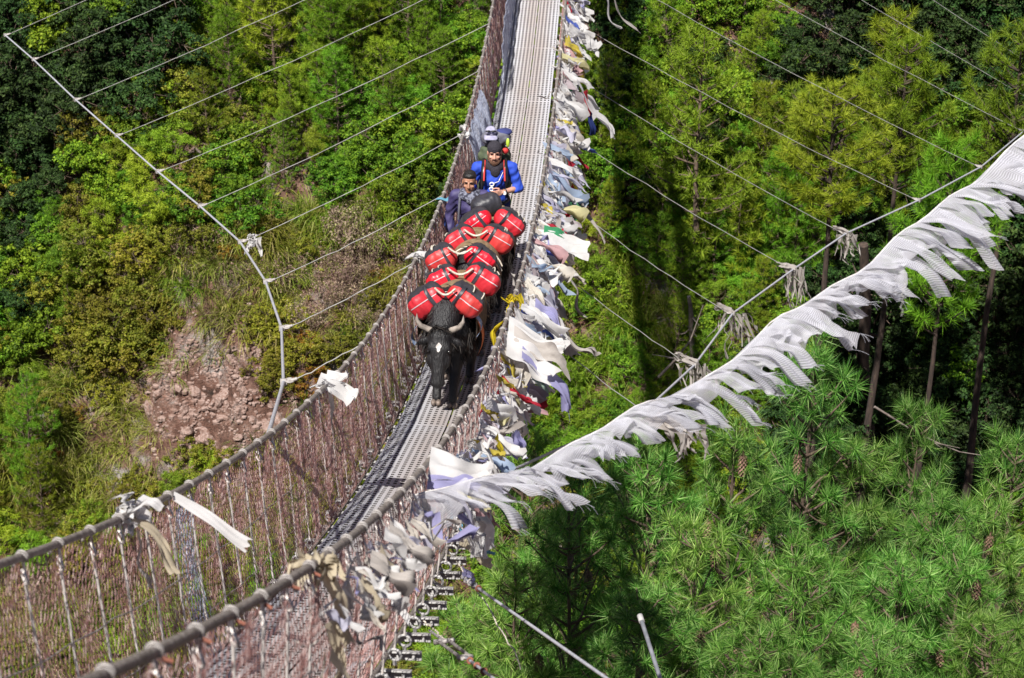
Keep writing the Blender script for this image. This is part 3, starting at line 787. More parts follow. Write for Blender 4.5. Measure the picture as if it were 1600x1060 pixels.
for k, y in enumerate(np.arange(Y0 + .3, Y1 - .2, STEP)):
    o = link('cross_beam', BEAM, bridge); o.location = deck_p(y); o.rotation_euler = (math.atan(SLOPE_B + 2 * SLOPE_C * (y - 30)), 0, rgh.normal(0, .012))
    for s in (-1, 1):
        h = link('hanger', HM[s][0][1], bridge)
        h.location = deck_p(y, s * HALF_RAIL, RAIL_H); h.rotation_euler = (rgh.normal(0, .018), 0, rgh.normal(0, .12))
        if y < 34:
            for nm, me in HM[s][1:]:
                if nm == 'bolt' and (s < 0 or y > 6.6): continue
                link(nm, me, h)

# side nets: real cords in a diamond mesh, gathered and slack in places
def net(s, ya, yb, w, rows, r, mat, off=0.0, seed=1, belly=0.03, gather=0.045, lo=0.0, hi=1.0, dens=None, rough=0.004):
    rg = np.random.default_rng(seed)
    n = int((yb - ya) / w)
    v = np.linspace(lo, hi, rows)
    chunks = MB()
    for par in (0, 1):
        base = ya + np.arange(n) * w
        y = base[:, None] + (np.where((np.arange(rows) + par) % 2 == 0, 0, w / 2) * (1 if par == 0 else 1))[None, :]
        ph = rg.uniform(0, 6.28, 6); fr = rg.uniform(2.0, 9.0, 6); am = rg.uniform(.3, 1, 6) / fr
        g = sum(a * np.sin(f * y + p + 1.4 * v[None, :] * (i % 3)) for i, (a, f, p) in enumerate(zip(am, fr, ph)))
        y = y + gather * 5 * g * (0.25 + np.sin(math.pi * np.clip(v, 0, 1)))[None, :] * .35 + rg.normal(0, rough, y.shape)
        slack = 1 + .8 * np.sin(y * .7 + 2.0)
        vv = v[None, :] + rg.normal(0, .004, y.shape) - 0.018 * slack * (v[None, :] > .9) * np.abs(np.sin(y / STEP * math.pi))
        x = 0.40 + (HALF_RAIL - .40) * vv + off + belly * np.sin(math.pi * vv) * slack + .012 * np.sin(y * 11) * np.sin(vv * 9)
        P = np.stack([deck_x(y) + s * x, y, deck_z(y) + vv * RAIL_H], -1)      # n, rows, 3
        A, B = P[:, :-1].reshape(-1, 3), P[:, 1:].reshape(-1, 3)
        T = unit(B - A); U = unit(np.cross(T, np.array([[0.3, 1.0, 0.1]]))); W = np.cross(T, U)
        tri = [(U * math.cos(a) + W * math.sin(a)) * r for a in (0, 2.094, 4.189)]
        V = np.stack([A + q for q in tri] + [B + q for q in tri], 1)          # k,6,3
        idx = np.arange(len(A) * 6).reshape(-1, 6)
        Fc = np.concatenate([np.stack([idx[:, i], idx[:, (i + 1) % 3], idx[:, 3 + (i + 1) % 3], idx[:, 3 + i]], -1) for i in range(3)])
        chunks.add(V.reshape(-1, 3), Fc)
    return chunks
net(-1, 3.2, 11, .042, 22, .0022, M_NET, seed=11).build('side_net', M_NET, bridge, 'stuff')
net(-1, 11, 20, .033, 24, .0021, M_NET, seed=1).build('side_net', M_NET, bridge, 'stuff')
net(-1, 20, 37, .036, 18, .0030, M_NET, seed=2).build('side_net', M_NET, bridge, 'stuff')
net(1, 2.8, 14, .046, 22, .0019, M_NET, seed=3).build('side_net', M_NET, bridge, 'stuff')
net(1, 14, 36, .06, 14, .003, M_NET, seed=4).build('side_net', M_NET, bridge, 'stuff')
# patches of newer pale net tied over the old one
net(-1, 24.2, 26.2, .035, 18, .004, M_NETB, off=-.05, seed=7, belly=-.06).build('patch_net', M_NETB, bridge, 'stuff')
net(-1, 28.6, 32.5, .035, 14, .004, M_NETB, off=-.08, seed=8, belly=-.08, lo=0, hi=.62).build('patch_net', M_NETB, bridge, 'stuff')
net(-1, 8.6, 8.9, .05, 22, .002, M_NETB, off=-.03, seed=9, lo=.0, hi=.95).build('patch_net', M_NETB, bridge, 'stuff')

# anchor blocks at both ends, standing on the banks
M_CONC = mat_noise('anchor_concrete', (0.28, 0.27, 0.25), (0.42, 0.40, 0.38), 5, 0.9, bump=0.3)
for y, nm in ((Y0 - .9, 'near'), (Y1 + .9, 'far')):
    z = float(deck_z(y)); g = min(float(terrain(0, y - .8)), float(terrain(0, y + .8)))
    mb = MB(); mb.box([float(deck_x(y)), y, (z - .15 + g - .6) / 2], [2.2, 1.8, z - .15 - g + .6])
    for s in (-1, 1): mb.box([float(deck_x(y)) + s * .62, y, z + .5], [.28, .5, 1.3])
    tag(mb.build('anchor_block', M_CONC), 'concrete anchor block holding the bridge cables on the %s' % ('camera bank' if nm == 'near' else 'opposite bank'), 'anchor block')

# ------------------------------------------------------------------ wind guy cables and their ties
M_GUY = mat_noise('grey_guy_cable', (0.34, 0.35, 0.40), (0.52, 0.53, 0.58), 30, 0.45, 0.2)
def guy(side, pts, ends, label):
    root = empty('wind_guy', (0, 0, 0)); tag(root, label, 'guy cable')
    P = np.array([at_y(px, py, y) for px, py, y in pts])
    allp = np.vstack([P, ends]) if len(ends) else P
    # smooth polyline, straight between clamps like the real one
    MB().tube(allp, 0.0135, 7).build('guy_cable', M_GUY, root)
    for i, (px, py, y) in enumerate(pts):
        q = P[i]
        d = norm(allp[min(i + 1, len(allp) - 1)] - allp[max(i - 1, 0)])
        c = MB(); c.box(q, [.05, .05, .05], R=np.stack([norm(np.cross(d, [0, 0, 1])), d, norm(np.cross(np.cross(d, [0, 0, 1]), d))], 1))
        tdir = norm(np.array([-side, 0, .3]))
        c.ring(q + tdir * .05, [0, 0, 1], .03, .009, 12, 0, 5); c.tube([q, q + tdir * .11], .014, 6)
        c.build('clamp', M_CLAMP, root)
        a = deck_p(y, side * HALF_RAIL * (1.0 if side < 0 else .93), RAIL_H if side < 0 else -0.02)
        u = np.linspace(0, 1, 14); L = np.linalg.norm(q - a)
        W = a + (q + tdir * .1 - a) * u[:, None]; W[:, 2] -= 0.012 * L * 4 * u * (1 - u)
        W += np.random.default_rng(i).normal(0, .006, W.shape) * (u * (1 - u) * 4)[:, None]
        MB().tube(W, 0.0048, 5).build('tie_wire', M_WIRE, root)
    return root, P
LPTS = [(52, 93, 36.6), (118, 156, 34.0), (182, 212, 31.5), (246, 268, 28.9), (312, 322, 26.9), (375, 378, 24.2), (415, 440, 21.5), (440, 513, 18.5), (443, 597, 14.9)]
RPTS = [(1668, 135, 42), (1636, 168, 39.5), (1600, 205, 37.0), (1533, 261, 34.4), (1436, 313, 31.8), (1322, 365, 29.8), (1240, 421, 27.5), (1145, 490, 25.0), (1085, 571, 22.4), (1010, 640, 19.9)]
print('left guy', [np.round(at_y(*p), 2).tolist() for p in LPTS])
print('right guy', [np.round(at_y(*p), 2).tolist() for p in RPTS])
LG, LP = guy(-1, [(8, 55, 38.6)] + LPTS, [deck_p(10.95, -HALF_RAIL, RAIL_H)], 'pale wind guy cable curving in to the brown net rail above the bare soil')
RG, RP = guy(1, RPTS, [deck_p(15.5, .6, -.3), deck_p(12.3, .45, -.1)], 'pale wind guy cable with rag tassels running behind the white flag string')
# ------------------------------------------------------------------ pack animals, their loads, and the two walkers
def remesh(mb, voxel, smooth=4, mat_list=None, name='m', decimate=None, wr=0.0):
    me = mb.mesh(name + '_src', [])
    o = bpy.data.objects.new('tmp', me); COL.objects.link(o)
    md = o.modifiers.new('r', 'REMESH'); md.mode = 'VOXEL'; md.voxel_size = voxel; md.use_smooth_shade = True
    if smooth:
        s = o.modifiers.new('s', 'SMOOTH'); s.iterations = smooth; s.factor = 0.5
    if decimate:
        d = o.modifiers.new('d', 'DECIMATE'); d.ratio = decimate
    bpy.context.view_layer.update()
    dg = bpy.context.evaluated_depsgraph_get()
    r = bpy.data.meshes.new_from_object(o.evaluated_get(dg))
    r.name = name
    bpy.data.objects.remove(o); bpy.data.meshes.remove(me)
    r.materials.clear()
    for mt in (mat_list or []): r.materials.append(mt)
    r.polygons.foreach_set('use_smooth', np.ones(len(r.polygons), bool))
    if wr:
        n = len(r.vertices); V = np.zeros(n * 3); Nn = np.zeros(n * 3)
        r.vertices.foreach_get('co', V); r.vertices.foreach_get('normal', Nn); V = V.reshape(-1, 3); Nn = Nn.reshape(-1, 3)
        x, y, z = V.T
        q = np.sin(38 * z + 14 * x + 3 * np.sin(17 * x + 9 * y)) * np.sin(11 * z - 21 * x + 8 * y + 1.3) + .6 * np.sin(70 * z - 40 * x + 4 * np.sin(23 * y + 11 * x))
        V += Nn * (wr * q)[:, None]
        r.vertices.foreach_set('co', V.ravel()); r.update()
    return r

def cap(mb, a, b, ra, rb=None, n=12):
    rb = ra if rb is None else rb
    a = np.asarray(a, float); b = np.asarray(b, float)
    mb.ball(a, ra, 0, n, 8); mb.ball(b, rb, 0, n, 8)
    if np.linalg.norm(b - a) > 1e-4: mb.tube([a, b], [ra, rb], n, 0)
    return mb
def chain(mb, pts, rs, n=12):
    for i in range(len(pts) - 1): cap(mb, pts[i], pts[i + 1], rs[i], rs[i + 1], n)
    return mb

M_HIDE = mat_noise('black_hide', (0.004, 0.004, 0.005), (0.012, 0.011, 0.012), 22, 0.55, bump=0.7, stretch=(3, 3, .6))
M_HAIR = mat_leaf('shaggy_black_hair', [(0.004, 0.004, 0.005), (0.012, 0.01, 0.01), (0.03, 0.024, 0.02)], 0.0, 0.55, 0.0, 0.0)
M_TAIL = mat_leaf('pale_tail_hair', [(0.06, 0.045, 0.03), (0.22, 0.17, 0.12), (0.4, 0.34, 0.27)], 0.0, 0.7, 0.0, 0.0)
M_HORN = mat_noise('horn', (0.16, 0.13, 0.11), (0.42, 0.37, 0.32), 18, 0.45, stops=[(0.25, (0.07, 0.06, 0.05)), (0.7, (0.36, 0.31, 0.27))])
M_BLAZE = mat_noise('white_blaze', (0.32, 0.29, 0.27), (0.66, 0.62, 0.60), 40, 0.8)
M_HOOF = mat_noise('hoof', (0.06, 0.05, 0.045), (0.22, 0.17, 0.14), 30, 0.6)
M_EYE = mat_noise('dark_eye', (0.004, 0.003, 0.003), (0.012, 0.01, 0.01), 5, 0.12)
M_RED = mat_noise('red_duffel_fabric', (0.50, 0.006, 0.018), (0.62, 0.012, 0.03), 9, 0.36, bump=0.55, detail=6)
REDS = [M_RED, mat_noise('faded_red_duffel_fabric', (0.40, 0.012, 0.02), (0.56, 0.03, 0.045), 7, 0.45, bump=0.7, detail=8), mat_noise('dusty_red_duffel_fabric', (0.44, 0.01, 0.016), (0.54, 0.05, 0.045), 5, 0.5, bump=0.7, detail=8)]
M_BAGK = mat_noise('black_duffel_fabric', (0.016, 0.016, 0.022), (0.045, 0.043, 0.052), 9, 0.5, bump=0.55, detail=6)
M_STRIPE = mat_noise('pale_reflective_tape', (0.42, 0.28, 0.30), (0.66, 0.54, 0.56), 10, 0.4)
M_ROPE = mat_noise('pale_rope', (0.42, 0.36, 0.29), (0.62, 0.56, 0.48), 60, 0.85, bump=.5)
M_PAD = mat_noise('brown_saddle_felt', (0.13, 0.08, 0.035), (0.26, 0.18, 0.10), 20, 0.95, bump=.5)
M_BLUEC = mat_noise('blue_printed_cloth', (0.05, 0.17, 0.48), (0.55, 0.62, 0.72), 26, 0.8)
M_ORANGE = mat_noise('orange_cloth', (0.75, 0.17, 0.04), (0.85, 0.26, 0.08), 12, 0.8)

def hair_cards(roots, dirs, L, w, rg, droop=.5):
    k = len(roots); d = unit(np.asarray(dirs) + rg.normal(0, .18, (k, 3)))
    L = L * rg.uniform(.6, 1.15, k)
    s = unit(np.cross(d, rg.normal(0, 1, (k, 3)))) * (w / 2)
    mid = roots + d * (L * .5)[:, None]; tip = roots + d * L[:, None]; tip[:, 2] -= droop * L * .3
    V = np.stack([roots - s, roots + s, mid + s * .8, tip, mid - s * .8], 1).reshape(-1, 3)
    idx = np.arange(k * 5).reshape(-1, 5)
    mb = MB(); mb.add(V, idx); return mb

def yak_meshes(seed, head_x=0.0, head_yaw=0.0):
    rg = np.random.default_rng(seed)
    b = MB()
    # deep chest narrowing to the belly, hump over the withers, sloping rump
    b.ball([0, -.40, .79], [.245, .30, .33]); b.ball([0, -.08, .79], [.27, .36, .31]); b.ball([0, .30, .83], [.25, .34, .27])
    b.ball([0, .56, .88], [.205, .22, .23]); b.ball([0, -.42, 1.04], [.12, .26, .13]); b.ball([0, .62, .70], [.19, .16, .26])
    b.ball([0, -.58, .76], [.17, .17, .24])
    hp = np.array([head_x, -.90, .76])
    chain(b, [[0, -.50, .98], [head_x * .5, -.68, .96], hp + [0, .04, -.02]], [.20, .165, .12])
    chain(b, [[0, -.58, .80], [head_x * .6, -.78, .76]], [.16, .10])
    # head hanging down: brow, cheeks, muzzle
    Rz = np.array([[math.cos(head_yaw), -math.sin(head_yaw), 0], [math.sin(head_yaw), math.cos(head_yaw), 0], [0, 0, 1]])
    def h(v): return hp + Rz @ np.asarray(v, float)
    b.ball(h([0, -.01, .0]), [.115, .10, .10], R=Rz); b.ball(h([0, -.04, -.10]), [.118, .09, .12], R=Rz)
    chain(b, [h([0, -.05, -.12]), h([0, -.10, -.30]), h([0, -.12, -.40])], [.10, .072, .066])
    b.ball(h([0, -.125, -.43]), [.078, .062, .055], R=Rz)
    for s in (-1, 1):
        b.ball(h([s * .082, -.085, -.10]), [.034, .03, .04], R=Rz)            # brow over the eye
        b.ball(h([s * .075, -.06, -.22]), [.045, .06, .08], R=Rz)             # cheek
        b.ball(h([s * .034, -.165, -.425]), [.022, .02, .02], R=Rz)           # nostril rim
        chain(b, [h([s * .10, .02, -.03]), h([s * .17, .05, -.06]), h([s * .225, .05, -.10])], [.03, .042, .016])   # ear
        # fore leg
        sx = s * .085
        fy = -.62 if s > 0 else -.55
        chain(b, [[s * .12, -.42, .74], [s * .10, -.46, .52], [sx, -.50, .34], [sx, fy + .03, .17], [sx, fy, .07]], [.135, .088, .062, .048, .05])
        # hind leg: stifle against the belly, hock pointing backwards
        hy = .55 if s > 0 else .68
        chain(b, [[s * .14, .50, .80], [s * .15, .38, .58], [s * .13, hy + .10, .40], [s * .12, hy + .06, .20], [s * .12, hy, .07]], [.17, .12, .066, .05, .05])
    body = remesh(b, .017, 5, [M_HIDE], 'yak_body')
    out = [('body', body)]
    hoof = []
    for s in (-1, 1):
        for y, sx in ((-.63 if s > 0 else -.56, .085), (.54 if s > 0 else .67, .12)):
            m = MB()
            for q in (-1, 1):
                m.ball([s * sx + q * .024, y - .02, .03], [.029, .06, .036], 0, 8, 6)
            out.append(('hoof', m.mesh('hoof', M_HOOF)))
        hn = MB()
        P = np.array([h(v) for v in ([s * .07, .02, .05], [s * .13, .0, .075], [s * .19, -.03, .11], [s * .225, -.05, .17], [s * .225, -.05, .235])])
        hn.tube(P, [.034, .031, .026, .018, .005], 10)
        out.append(('horn', hn.mesh('horn', M_HORN)))
        ey = MB(); ey.ball(h([s * .100, -.105, -.125]), .017, 0, 10, 8); out.append(('eye', ey.mesh('eye', M_EYE)))
    # coat: long skirt along belly and flanks, forelock
    n = 1500
    s = np.where(rg.random(n) < .5, -1, 1); y = rg.uniform(-.58, .62, n); z = rg.uniform(.50, .80, n)
    x = s * (.24 - .10 * np.clip((.62 - z) / .2, 0, 1) - .04 * np.abs(y))
    sk = hair_cards(np.column_stack([x, y, z]), np.column_stack([s * .22, rg.normal(0, .15, n), -np.ones(n)]), .12, .012, rg)
    out.append(('coat', sk.mesh('coat', M_HAIR)))
    # short ragged coat over neck, shoulders and rump
    k = 1700; VV = np.zeros(len(body.vertices) * 3); body.vertices.foreach_get('co', VV); VV = VV.reshape(-1, 3)
    NN = np.zeros(len(body.vertices) * 3); body.vertices.foreach_get('normal', NN); NN = NN.reshape(-1, 3)
    pick = np.where((VV[:, 2] > .45) & (VV[:, 1] > -.95))[0]; pick = rg.choice(pick, k)
    dirs = NN[pick] * .45 + [0, .35, -.7]
    sc_ = hair_cards(VV[pick], dirs, .075, .011, rg, .3)
    out.append(('coat', sc_.mesh('coat', M_HAIR)))
    k = 140
    r = np.array([h(v) for v in np.column_stack([rg.uniform(-.07, .07, k), rg.uniform(-.06, .04, k), rg.uniform(.05, .11, k)])])
    fl = hair_cards(r, np.column_stack([rg.normal(0, .5, k), -np.ones(k) * .6, rg.normal(-.3, .4, k)]), .10, .012, rg)
    out.append(('forelock', fl.mesh('forelock', M_HAIR)))
    k = 260
    r = np.column_stack([rg.normal(0, .028, k), .80 + rg.normal(0, .03, k), rg.uniform(.45, .95, k)])
    tl = hair_cards(r, np.column_stack([rg.normal(.12, .18, k), rg.normal(.1, .12, k), -np.ones(k)]), .34, .012, rg)
    tl.tube([[0, .74, .98], [0, .82, .88], [0, .82, .55]], [.04, .03, .02], 8)
    out.append(('tail', tl.mesh('tail', M_TAIL)))
    bz = MB()
    # diamond shaped blaze lying on the forehead, faint streak down the nose
    g = []
    for u in np.linspace(-1, 1, 9):
        row = []
        for v in np.linspace(-1, 1, 5):
            wz = -.075 + u * .045 + .006 * math.sin(9 * v); xx = v * .026 * (1 - abs(u)) ** .55 * (1 + .25 * math.sin(5 * u))
            yy = -.128 - .012 * u * -1 + abs(xx) * .25
            row.append(h([xx, yy - .020, wz]))
        g.append(row)
    bz.grid(np.array(g)); 
    out.append(('blaze', bz.mesh('blaze', M_BLAZE)))
    return out, h

def superbag(u, v, L, ry, rn, rg_ph):
    """u along the bag -1..1, v round it"""
    e = np.clip(1 - np.abs(u) ** 3.2, 0, 1) ** .42
    cr = 1 + .03 * np.sin(21 * u + 3 * np.sin(2 * v + rg_ph[0])) * np.cos(3 * v + rg_ph[3]) ** 2 + .02 * np.sin(17 * u + 2 * np.sin(3 * v)) * np.sin(4 * v + rg_ph[2]) + .05 * np.sin(9 * u + rg_ph[0]) * np.cos(2 * v + rg_ph[1]) + .03 * np.sin(3 * v + 5 * u + rg_ph[2]) + .02 * np.sin(23 * u + 3 * v + rg_ph[3])
    c, s = np.cos(v), np.sin(v)
    sq = (np.abs(c) ** 2.8 + np.abs(s) ** 2.8) ** (-1 / 2.8)
    return np.stack([u * L / 2, ry * c * sq * e * cr, rn * s * sq * e * cr], -1)

def duffel(side, pos, yaw, seed, label, L=.38, ry=.135, rn=.115, drop=.62, black_only=False, ropes=2, roll=0.0):
    rg = np.random.default_rng(seed); ph = rg.uniform(0, 6.28, 4)
    A = norm([side * 1.0, -.12, -drop]); Nn = norm(np.cross(A, [0, 1, 0]) * (-side if False else 1))
    if Nn[2] < 0: Nn = -Nn
    Fv = norm(np.cross(Nn, A)); Fv = Fv if Fv[1] < 0 else -Fv         # towards the front of the animal
    cr_, sr_ = math.cos(roll), math.sin(roll)
    Fv, Nn = Fv * cr_ + Nn * sr_, Nn * cr_ - Fv * sr_
    B = np.stack([A, Fv, Nn], 1)
    root = empty('duffel_bag', pos, yaw); tag(root, label, 'duffel bag', 'duffel bags loaded on the pack animals')
    u = np.concatenate([[-1], -np.cos(np.linspace(.18, math.pi - .18, 26)), [1]])
    def patch(v0, v1, nv, scale=1.0, off=0.0, u0=-1.0, u1=1.0):
        uu = u[(u >= u0) & (u <= u1)]; vv = np.linspace(v0, v1, nv)
        U, V = np.meshgrid(uu, vv, indexing='ij')
        P = superbag(U, V, L, ry, rn, ph)
        if off: P = P + unit(P * [0.3, 1, 1]) * off
        return P @ B.T
    # v = 0 points forward, pi/2 up
    if black_only:
        MB().grid(patch(0, 2 * math.pi, 41)).build('bag_body', M_BAGK, root)
    else:
        MB().grid(patch(.95, 2 * math.pi - 1.35, 30)).build('bag_body', M_BAGK, root)
        MB().grid(patch(-1.35, .95, 22, off=.004)).build('front_panel', REDS[seed % 3], root)
        MB().grid(patch(.30, .365, 4, off=.007, u0=-.85, u1=.85)).build('stripe', M_STRIPE, root)
        k = MB(); uu = np.linspace(-.52, -.34, 4) ; vv = np.linspace(-1.2, 1.2, 16)
        U, V = np.meshgrid(uu, vv, indexing='ij'); P = superbag(U, V, L, ry, rn, ph); P = (P + unit(P * [0.3, 1, 1]) * .011) @ B.T
        k.grid(P).build('strap', M_BAGK, root)
        # handle on the end
        e = superbag(np.array([.97]), np.array([.0]), L, ry, rn, ph)[0]
    for i in range(ropes):
        uu = rg.uniform(-.3, .55); vv = np.linspace(1.25, 3.3, 16)
        P = superbag(np.full(16, uu) + .12 * np.sin(vv + i), vv, L, ry, rn, ph); P = (P + unit(P * [0, 1, 1]) * .008) @ B.T
        MB().tube(P, .0065, 5).build('lashing_rope', M_ROPE, root)
    return root

def pad(y0, y1, xoff, yo, label, flaps):
    root = empty('saddle_pad', deck_p(yo, xoff), 0); tag(root, label, 'saddle pad', 'saddle pads under the bags')
    a = np.linspace(-1.75, 1.75, 19); yy = np.linspace(y0, y1, 9)
    AA, YY = np.meshgrid(a, yy, indexing='ij')
    P = np.stack([np.sin(AA) * .29, YY, .80 + np.cos(AA) * .325 + .02 * np.cos(YY * 9)], -1)
    P[..., 2] = np.where(np.abs(AA) > 1.5, .80 - (np.abs(AA) - 1.5) * .5, P[..., 2])
    MB().grid(P).build('felt', M_PAD, root)
    for k, (a0, yv) in enumerate([(-.35, y0 + .02), (.3, y0 + .02)]):
        t = np.linspace(-1.2, 1.2, 14)
        MB().tube(np.stack([np.sin(t) * .33, np.full(14, yv - .02 + k * .25), .80 + np.cos(t) * .345], -1), .009, 5).build('rope', M_ROPE, root)
    for (nm, mt, s, y, z, w, hh) in flaps:
        g = np.array([[[s * (.29 + .05 * math.sin(u * 3)) , y + v * w + .02 * math.sin(u * 6), z - u * hh] for v in np.linspace(0, 1, 5)] for u in np.linspace(0, 1, 7)])
        MB().grid(g).build(nm, mt, root)
    return root

YAKS = [(16.92, -.02, -.05, .02, 0.0, .85, 'black pack yak with a white forehead mark leading the file'),
        (18.92, .02, .03, -.02, .1, .85, 'black pack yak second in the file with its head behind red bags'),
        (20.52, .09, .02, .0, .0, .76, 'black pack yak third in the file just ahead of the two walkers')]
YPARTS = yak_meshes(51, -.03, .06)[0]
# (yak, local y of the load, side, z, x, label)
BAGS = [
    (16.68, -1, -0.197, 0.98, 'red fronted duffel over the shoulder of the leading yak on the net rail side'),
    (16.68, 1, 0.127, 1.0, 'red fronted duffel over the shoulder of the leading yak on the flag side'),
    (17.60, -1, -0.157, 0.99, 'red fronted duffel over the hips of the leading yak on the net rail side'),
    (17.60, 1, 0.197, 1.00, 'red fronted duffel over the hips of the leading yak on the flag side'),
    (18.55, -1, -0.257, 0.98, 'red fronted duffel over the shoulder of the second yak on the net rail side'),
    (18.55, 1, 0.107, 0.99, 'red fronted duffel over the shoulder of the second yak on the flag side'),
    (19.36, -1, -0.147, 1.00, 'red fronted duffel over the hips of the second yak on the net rail side'),
    (19.36, 1, 0.207, 1.01, 'red fronted duffel over the hips of the second yak on the flag side'),
    (20.24, -1, -0.072, 0.97, 'red fronted duffel over the shoulder of the third yak below the purple jacket'),
    (20.24, 1, 0.272, 0.98, 'red fronted duffel over the shoulder of the third yak below the blue shirt'),
]
for yi, (yo, xo, yaw, hx, hy, sd, lab) in enumerate(YAKS):
    root = empty('pack_yak', deck_p(yo, xo) + [0, 0, .03], yaw)
    pitch = math.atan(SLOPE_B + 2 * SLOPE_C * (yo - 30)); root.rotation_euler = (pitch, 0, yaw); root.scale = (sd, sd, sd)
    tag(root, lab, 'yak', 'pack yaks in file on the footbridge')
    for nm, me in YPARTS:
        if nm == 'blaze' and yi: continue
        link(nm, me, root, 'stuff' if nm == 'coat' else None)
    fl = [('blue_flap', M_BLUEC, 1, -.66, .92, .16, .20), ('orange_flap', M_ORANGE, 1, -.48, .84, .20, .34), ('blue_flap', M_BLUEC, -1, -.70, .80, .14, .18)] if yi == 0 else []
    p = pad(-.60, .72, xo, yo, ['brown felt saddle pad with blue and orange flaps on the leading yak', 'brown felt saddle pad of the second yak', 'brown felt saddle pad of the third yak'][yi], fl)
    p.rotation_euler = (pitch, 0, yaw); p.location.z += .03; p.scale = (sd, sd, sd)
rgd = np.random.default_rng(61)
for i, (by, s, bx, bz, lab) in enumerate(BAGS):
    duffel(s, deck_p(by, bx, bz), rgd.normal(0, .10), 700 + i, lab, L=.31 * rgd.uniform(.92, 1.10), ry=.122 * rgd.uniform(.9, 1.1), rn=.112 * rgd.uniform(.92, 1.08), drop=rgd.uniform(.5, .75), ropes=int(rgd.integers(0, 3)), roll=rgd.uniform(-.05, .25))
duffel(-1, deck_p(20.75, -.0, 1.03), .3, 731, 'all black duffel on top of the third yak load', L=.32, ry=.105, rn=.11, drop=.25, black_only=True, ropes=0)
# rope lashings from bag to bag
for k, (ya, xa, yb, xb) in enumerate([(16.56, -.12, 16.56, .05), (17.48, -.1, 17.5, .12), (18.42, -.18, 18.42, .04), (19.25, -.1, 19.25, .12)]):
    u = np.linspace(0, 1, 12)[:, None]
    P = deck_p(ya, xa, 1.12) * (1 - u) + deck_p(yb, xb, 1.12) * u; P[:, 2] -= .06 * np.sin(u[:, 0] * math.pi)
    MB().tube(P, .011, 5).build('lashing_rope', M_ROPE, None)
    tag(bpy.data.objects[-1] if False else [o for o in bpy.data.objects if o.name.startswith('lashing_rope') and o.parent is None][-1],
        ['pale rope lashed between the shoulder bags of the leading yak', 'pale rope lashed between the hip bags of the leading yak', 'pale rope lashed between the shoulder bags of the second yak', 'pale rope lashed between the hip bags of the second yak'][k], 'rope', 'rope lashings between bags')

# ------------------------------------------------------------------ people
M_SKIN = mat_noise('tanned_skin', (0.42, 0.21, 0.145), (0.55, 0.29, 0.21), 14, 0.55)
M_SKIN2 = mat_noise('brown_skin', (0.30, 0.145, 0.085), (0.40, 0.20, 0.13), 14, 0.5)
M_BLUE = mat_noise('blue_shirt', (0.010, 0.045, 0.36), (0.018, 0.065, 0.48), 12, 0.75, bump=.35)
M_NAVY = mat_noise('navy_trousers', (0.02, 0.025, 0.10), (0.03, 0.04, 0.16), 12, 0.85, bump=.3)
M_PURPLE = mat_noise('purple_jacket', (0.028, 0.022, 0.08), (0.05, 0.04, 0.125), 10, 0.65, bump=.4)
M_BEARD = mat_noise('brown_beard', (0.05, 0.022, 0.012), (0.12, 0.055, 0.03), 80, 0.9, bump=.6)
M_BLKHAIR = mat_noise('black_hair', (0.004, 0.004, 0.004), (0.016, 0.014, 0.013), 60, 0.5, bump=.6)
M_KNIT = mat_noise('dark_knit', (0.012, 0.01, 0.016), (0.03, 0.026, 0.036), 60, 0.9, bump=.5)
M_OLIVE = mat_noise('olive_pack_cloth', (0.04, 0.055, 0.03), (0.08, 0.10, 0.05), 12, 0.75, bump=.4)
M_GREYP = mat_noise('grey_pack_cloth', (0.06, 0.06, 0.08), (0.12, 0.12, 0.15), 12, 0.75, bump=.4)
M_LIME = mat_noise('lime_cloth', (0.42, 0.62, 0.04), (0.5, 0.7, 0.08), 12, 0.6)
M_REDW = mat_noise('red_webbing', (0.42, 0.02, 0.02), (0.55, 0.04, 0.03), 20, 0.7)
M_LILAC = mat_noise('lilac_cap_cloth', (0.26, 0.25, 0.36), (0.36, 0.35, 0.46), 16, 0.8)
M_WHITE = mat_noise('white_plastic', (0.68, 0.68, 0.70), (0.8, 0.8, 0.8), 10, 0.4)
M_SCARF = mat_noise('patterned_scarf', (0.06, 0.06, 0.09), (0.2, 0.21, 0.26), 34, 0.9, stops=[(.45, (.03, .03, .05)), (.6, (.2, .21, .27))])
M_BLACKM = mat_noise('black_plastic', (0.008, 0.008, 0.01), (0.02, 0.02, 0.022), 10, 0.3)

def head_mb(c, sc=1.0):
    """c: centre of the skull; faces -y"""
    c = np.asarray(c, float); b = MB()
    def p(v): return c + np.asarray(v) * sc
    b.ball(p([0, .01, .03]), np.array([.078, .098, .095]) * sc); b.ball(p([0, -.025, -.045]), np.array([.064, .072, .085]) * sc)
    b.ball(p([0, -.062, -.095]), np.array([.036, .032, .032]) * sc)                       # chin
    chain(b, [p([0, -.088, .012]), p([0, -.108, -.03])], [.011 * sc, .016 * sc])          # nose
    for s in (-1, 1):
        b.ball(p([s * .030, -.076, .026]), np.array([.026, .016, .010]) * sc)              # brow
        b.ball(p([s * .040, -.066, -.03]), np.array([.024, .02, .018]) * sc)               # cheekbone
        b.ball(p([s * .013, -.105, -.035]), np.array([.010, .010, .009]) * sc)             # nostril wing
        b.ball(p([s * .080, .012, -.015]), np.array([.010, .022, .034]) * sc)              # ear
    b.ball(p([0, -.090, -.062]), np.array([.026, .012, .007]) * sc); b.ball(p([0, -.087, -.074]), np.array([.022, .012, .008]) * sc)   # lips
    cap(b, p([0, .02, -.05]), p([0, .035, -.20]), .055 * sc, .062 * sc)
    return b

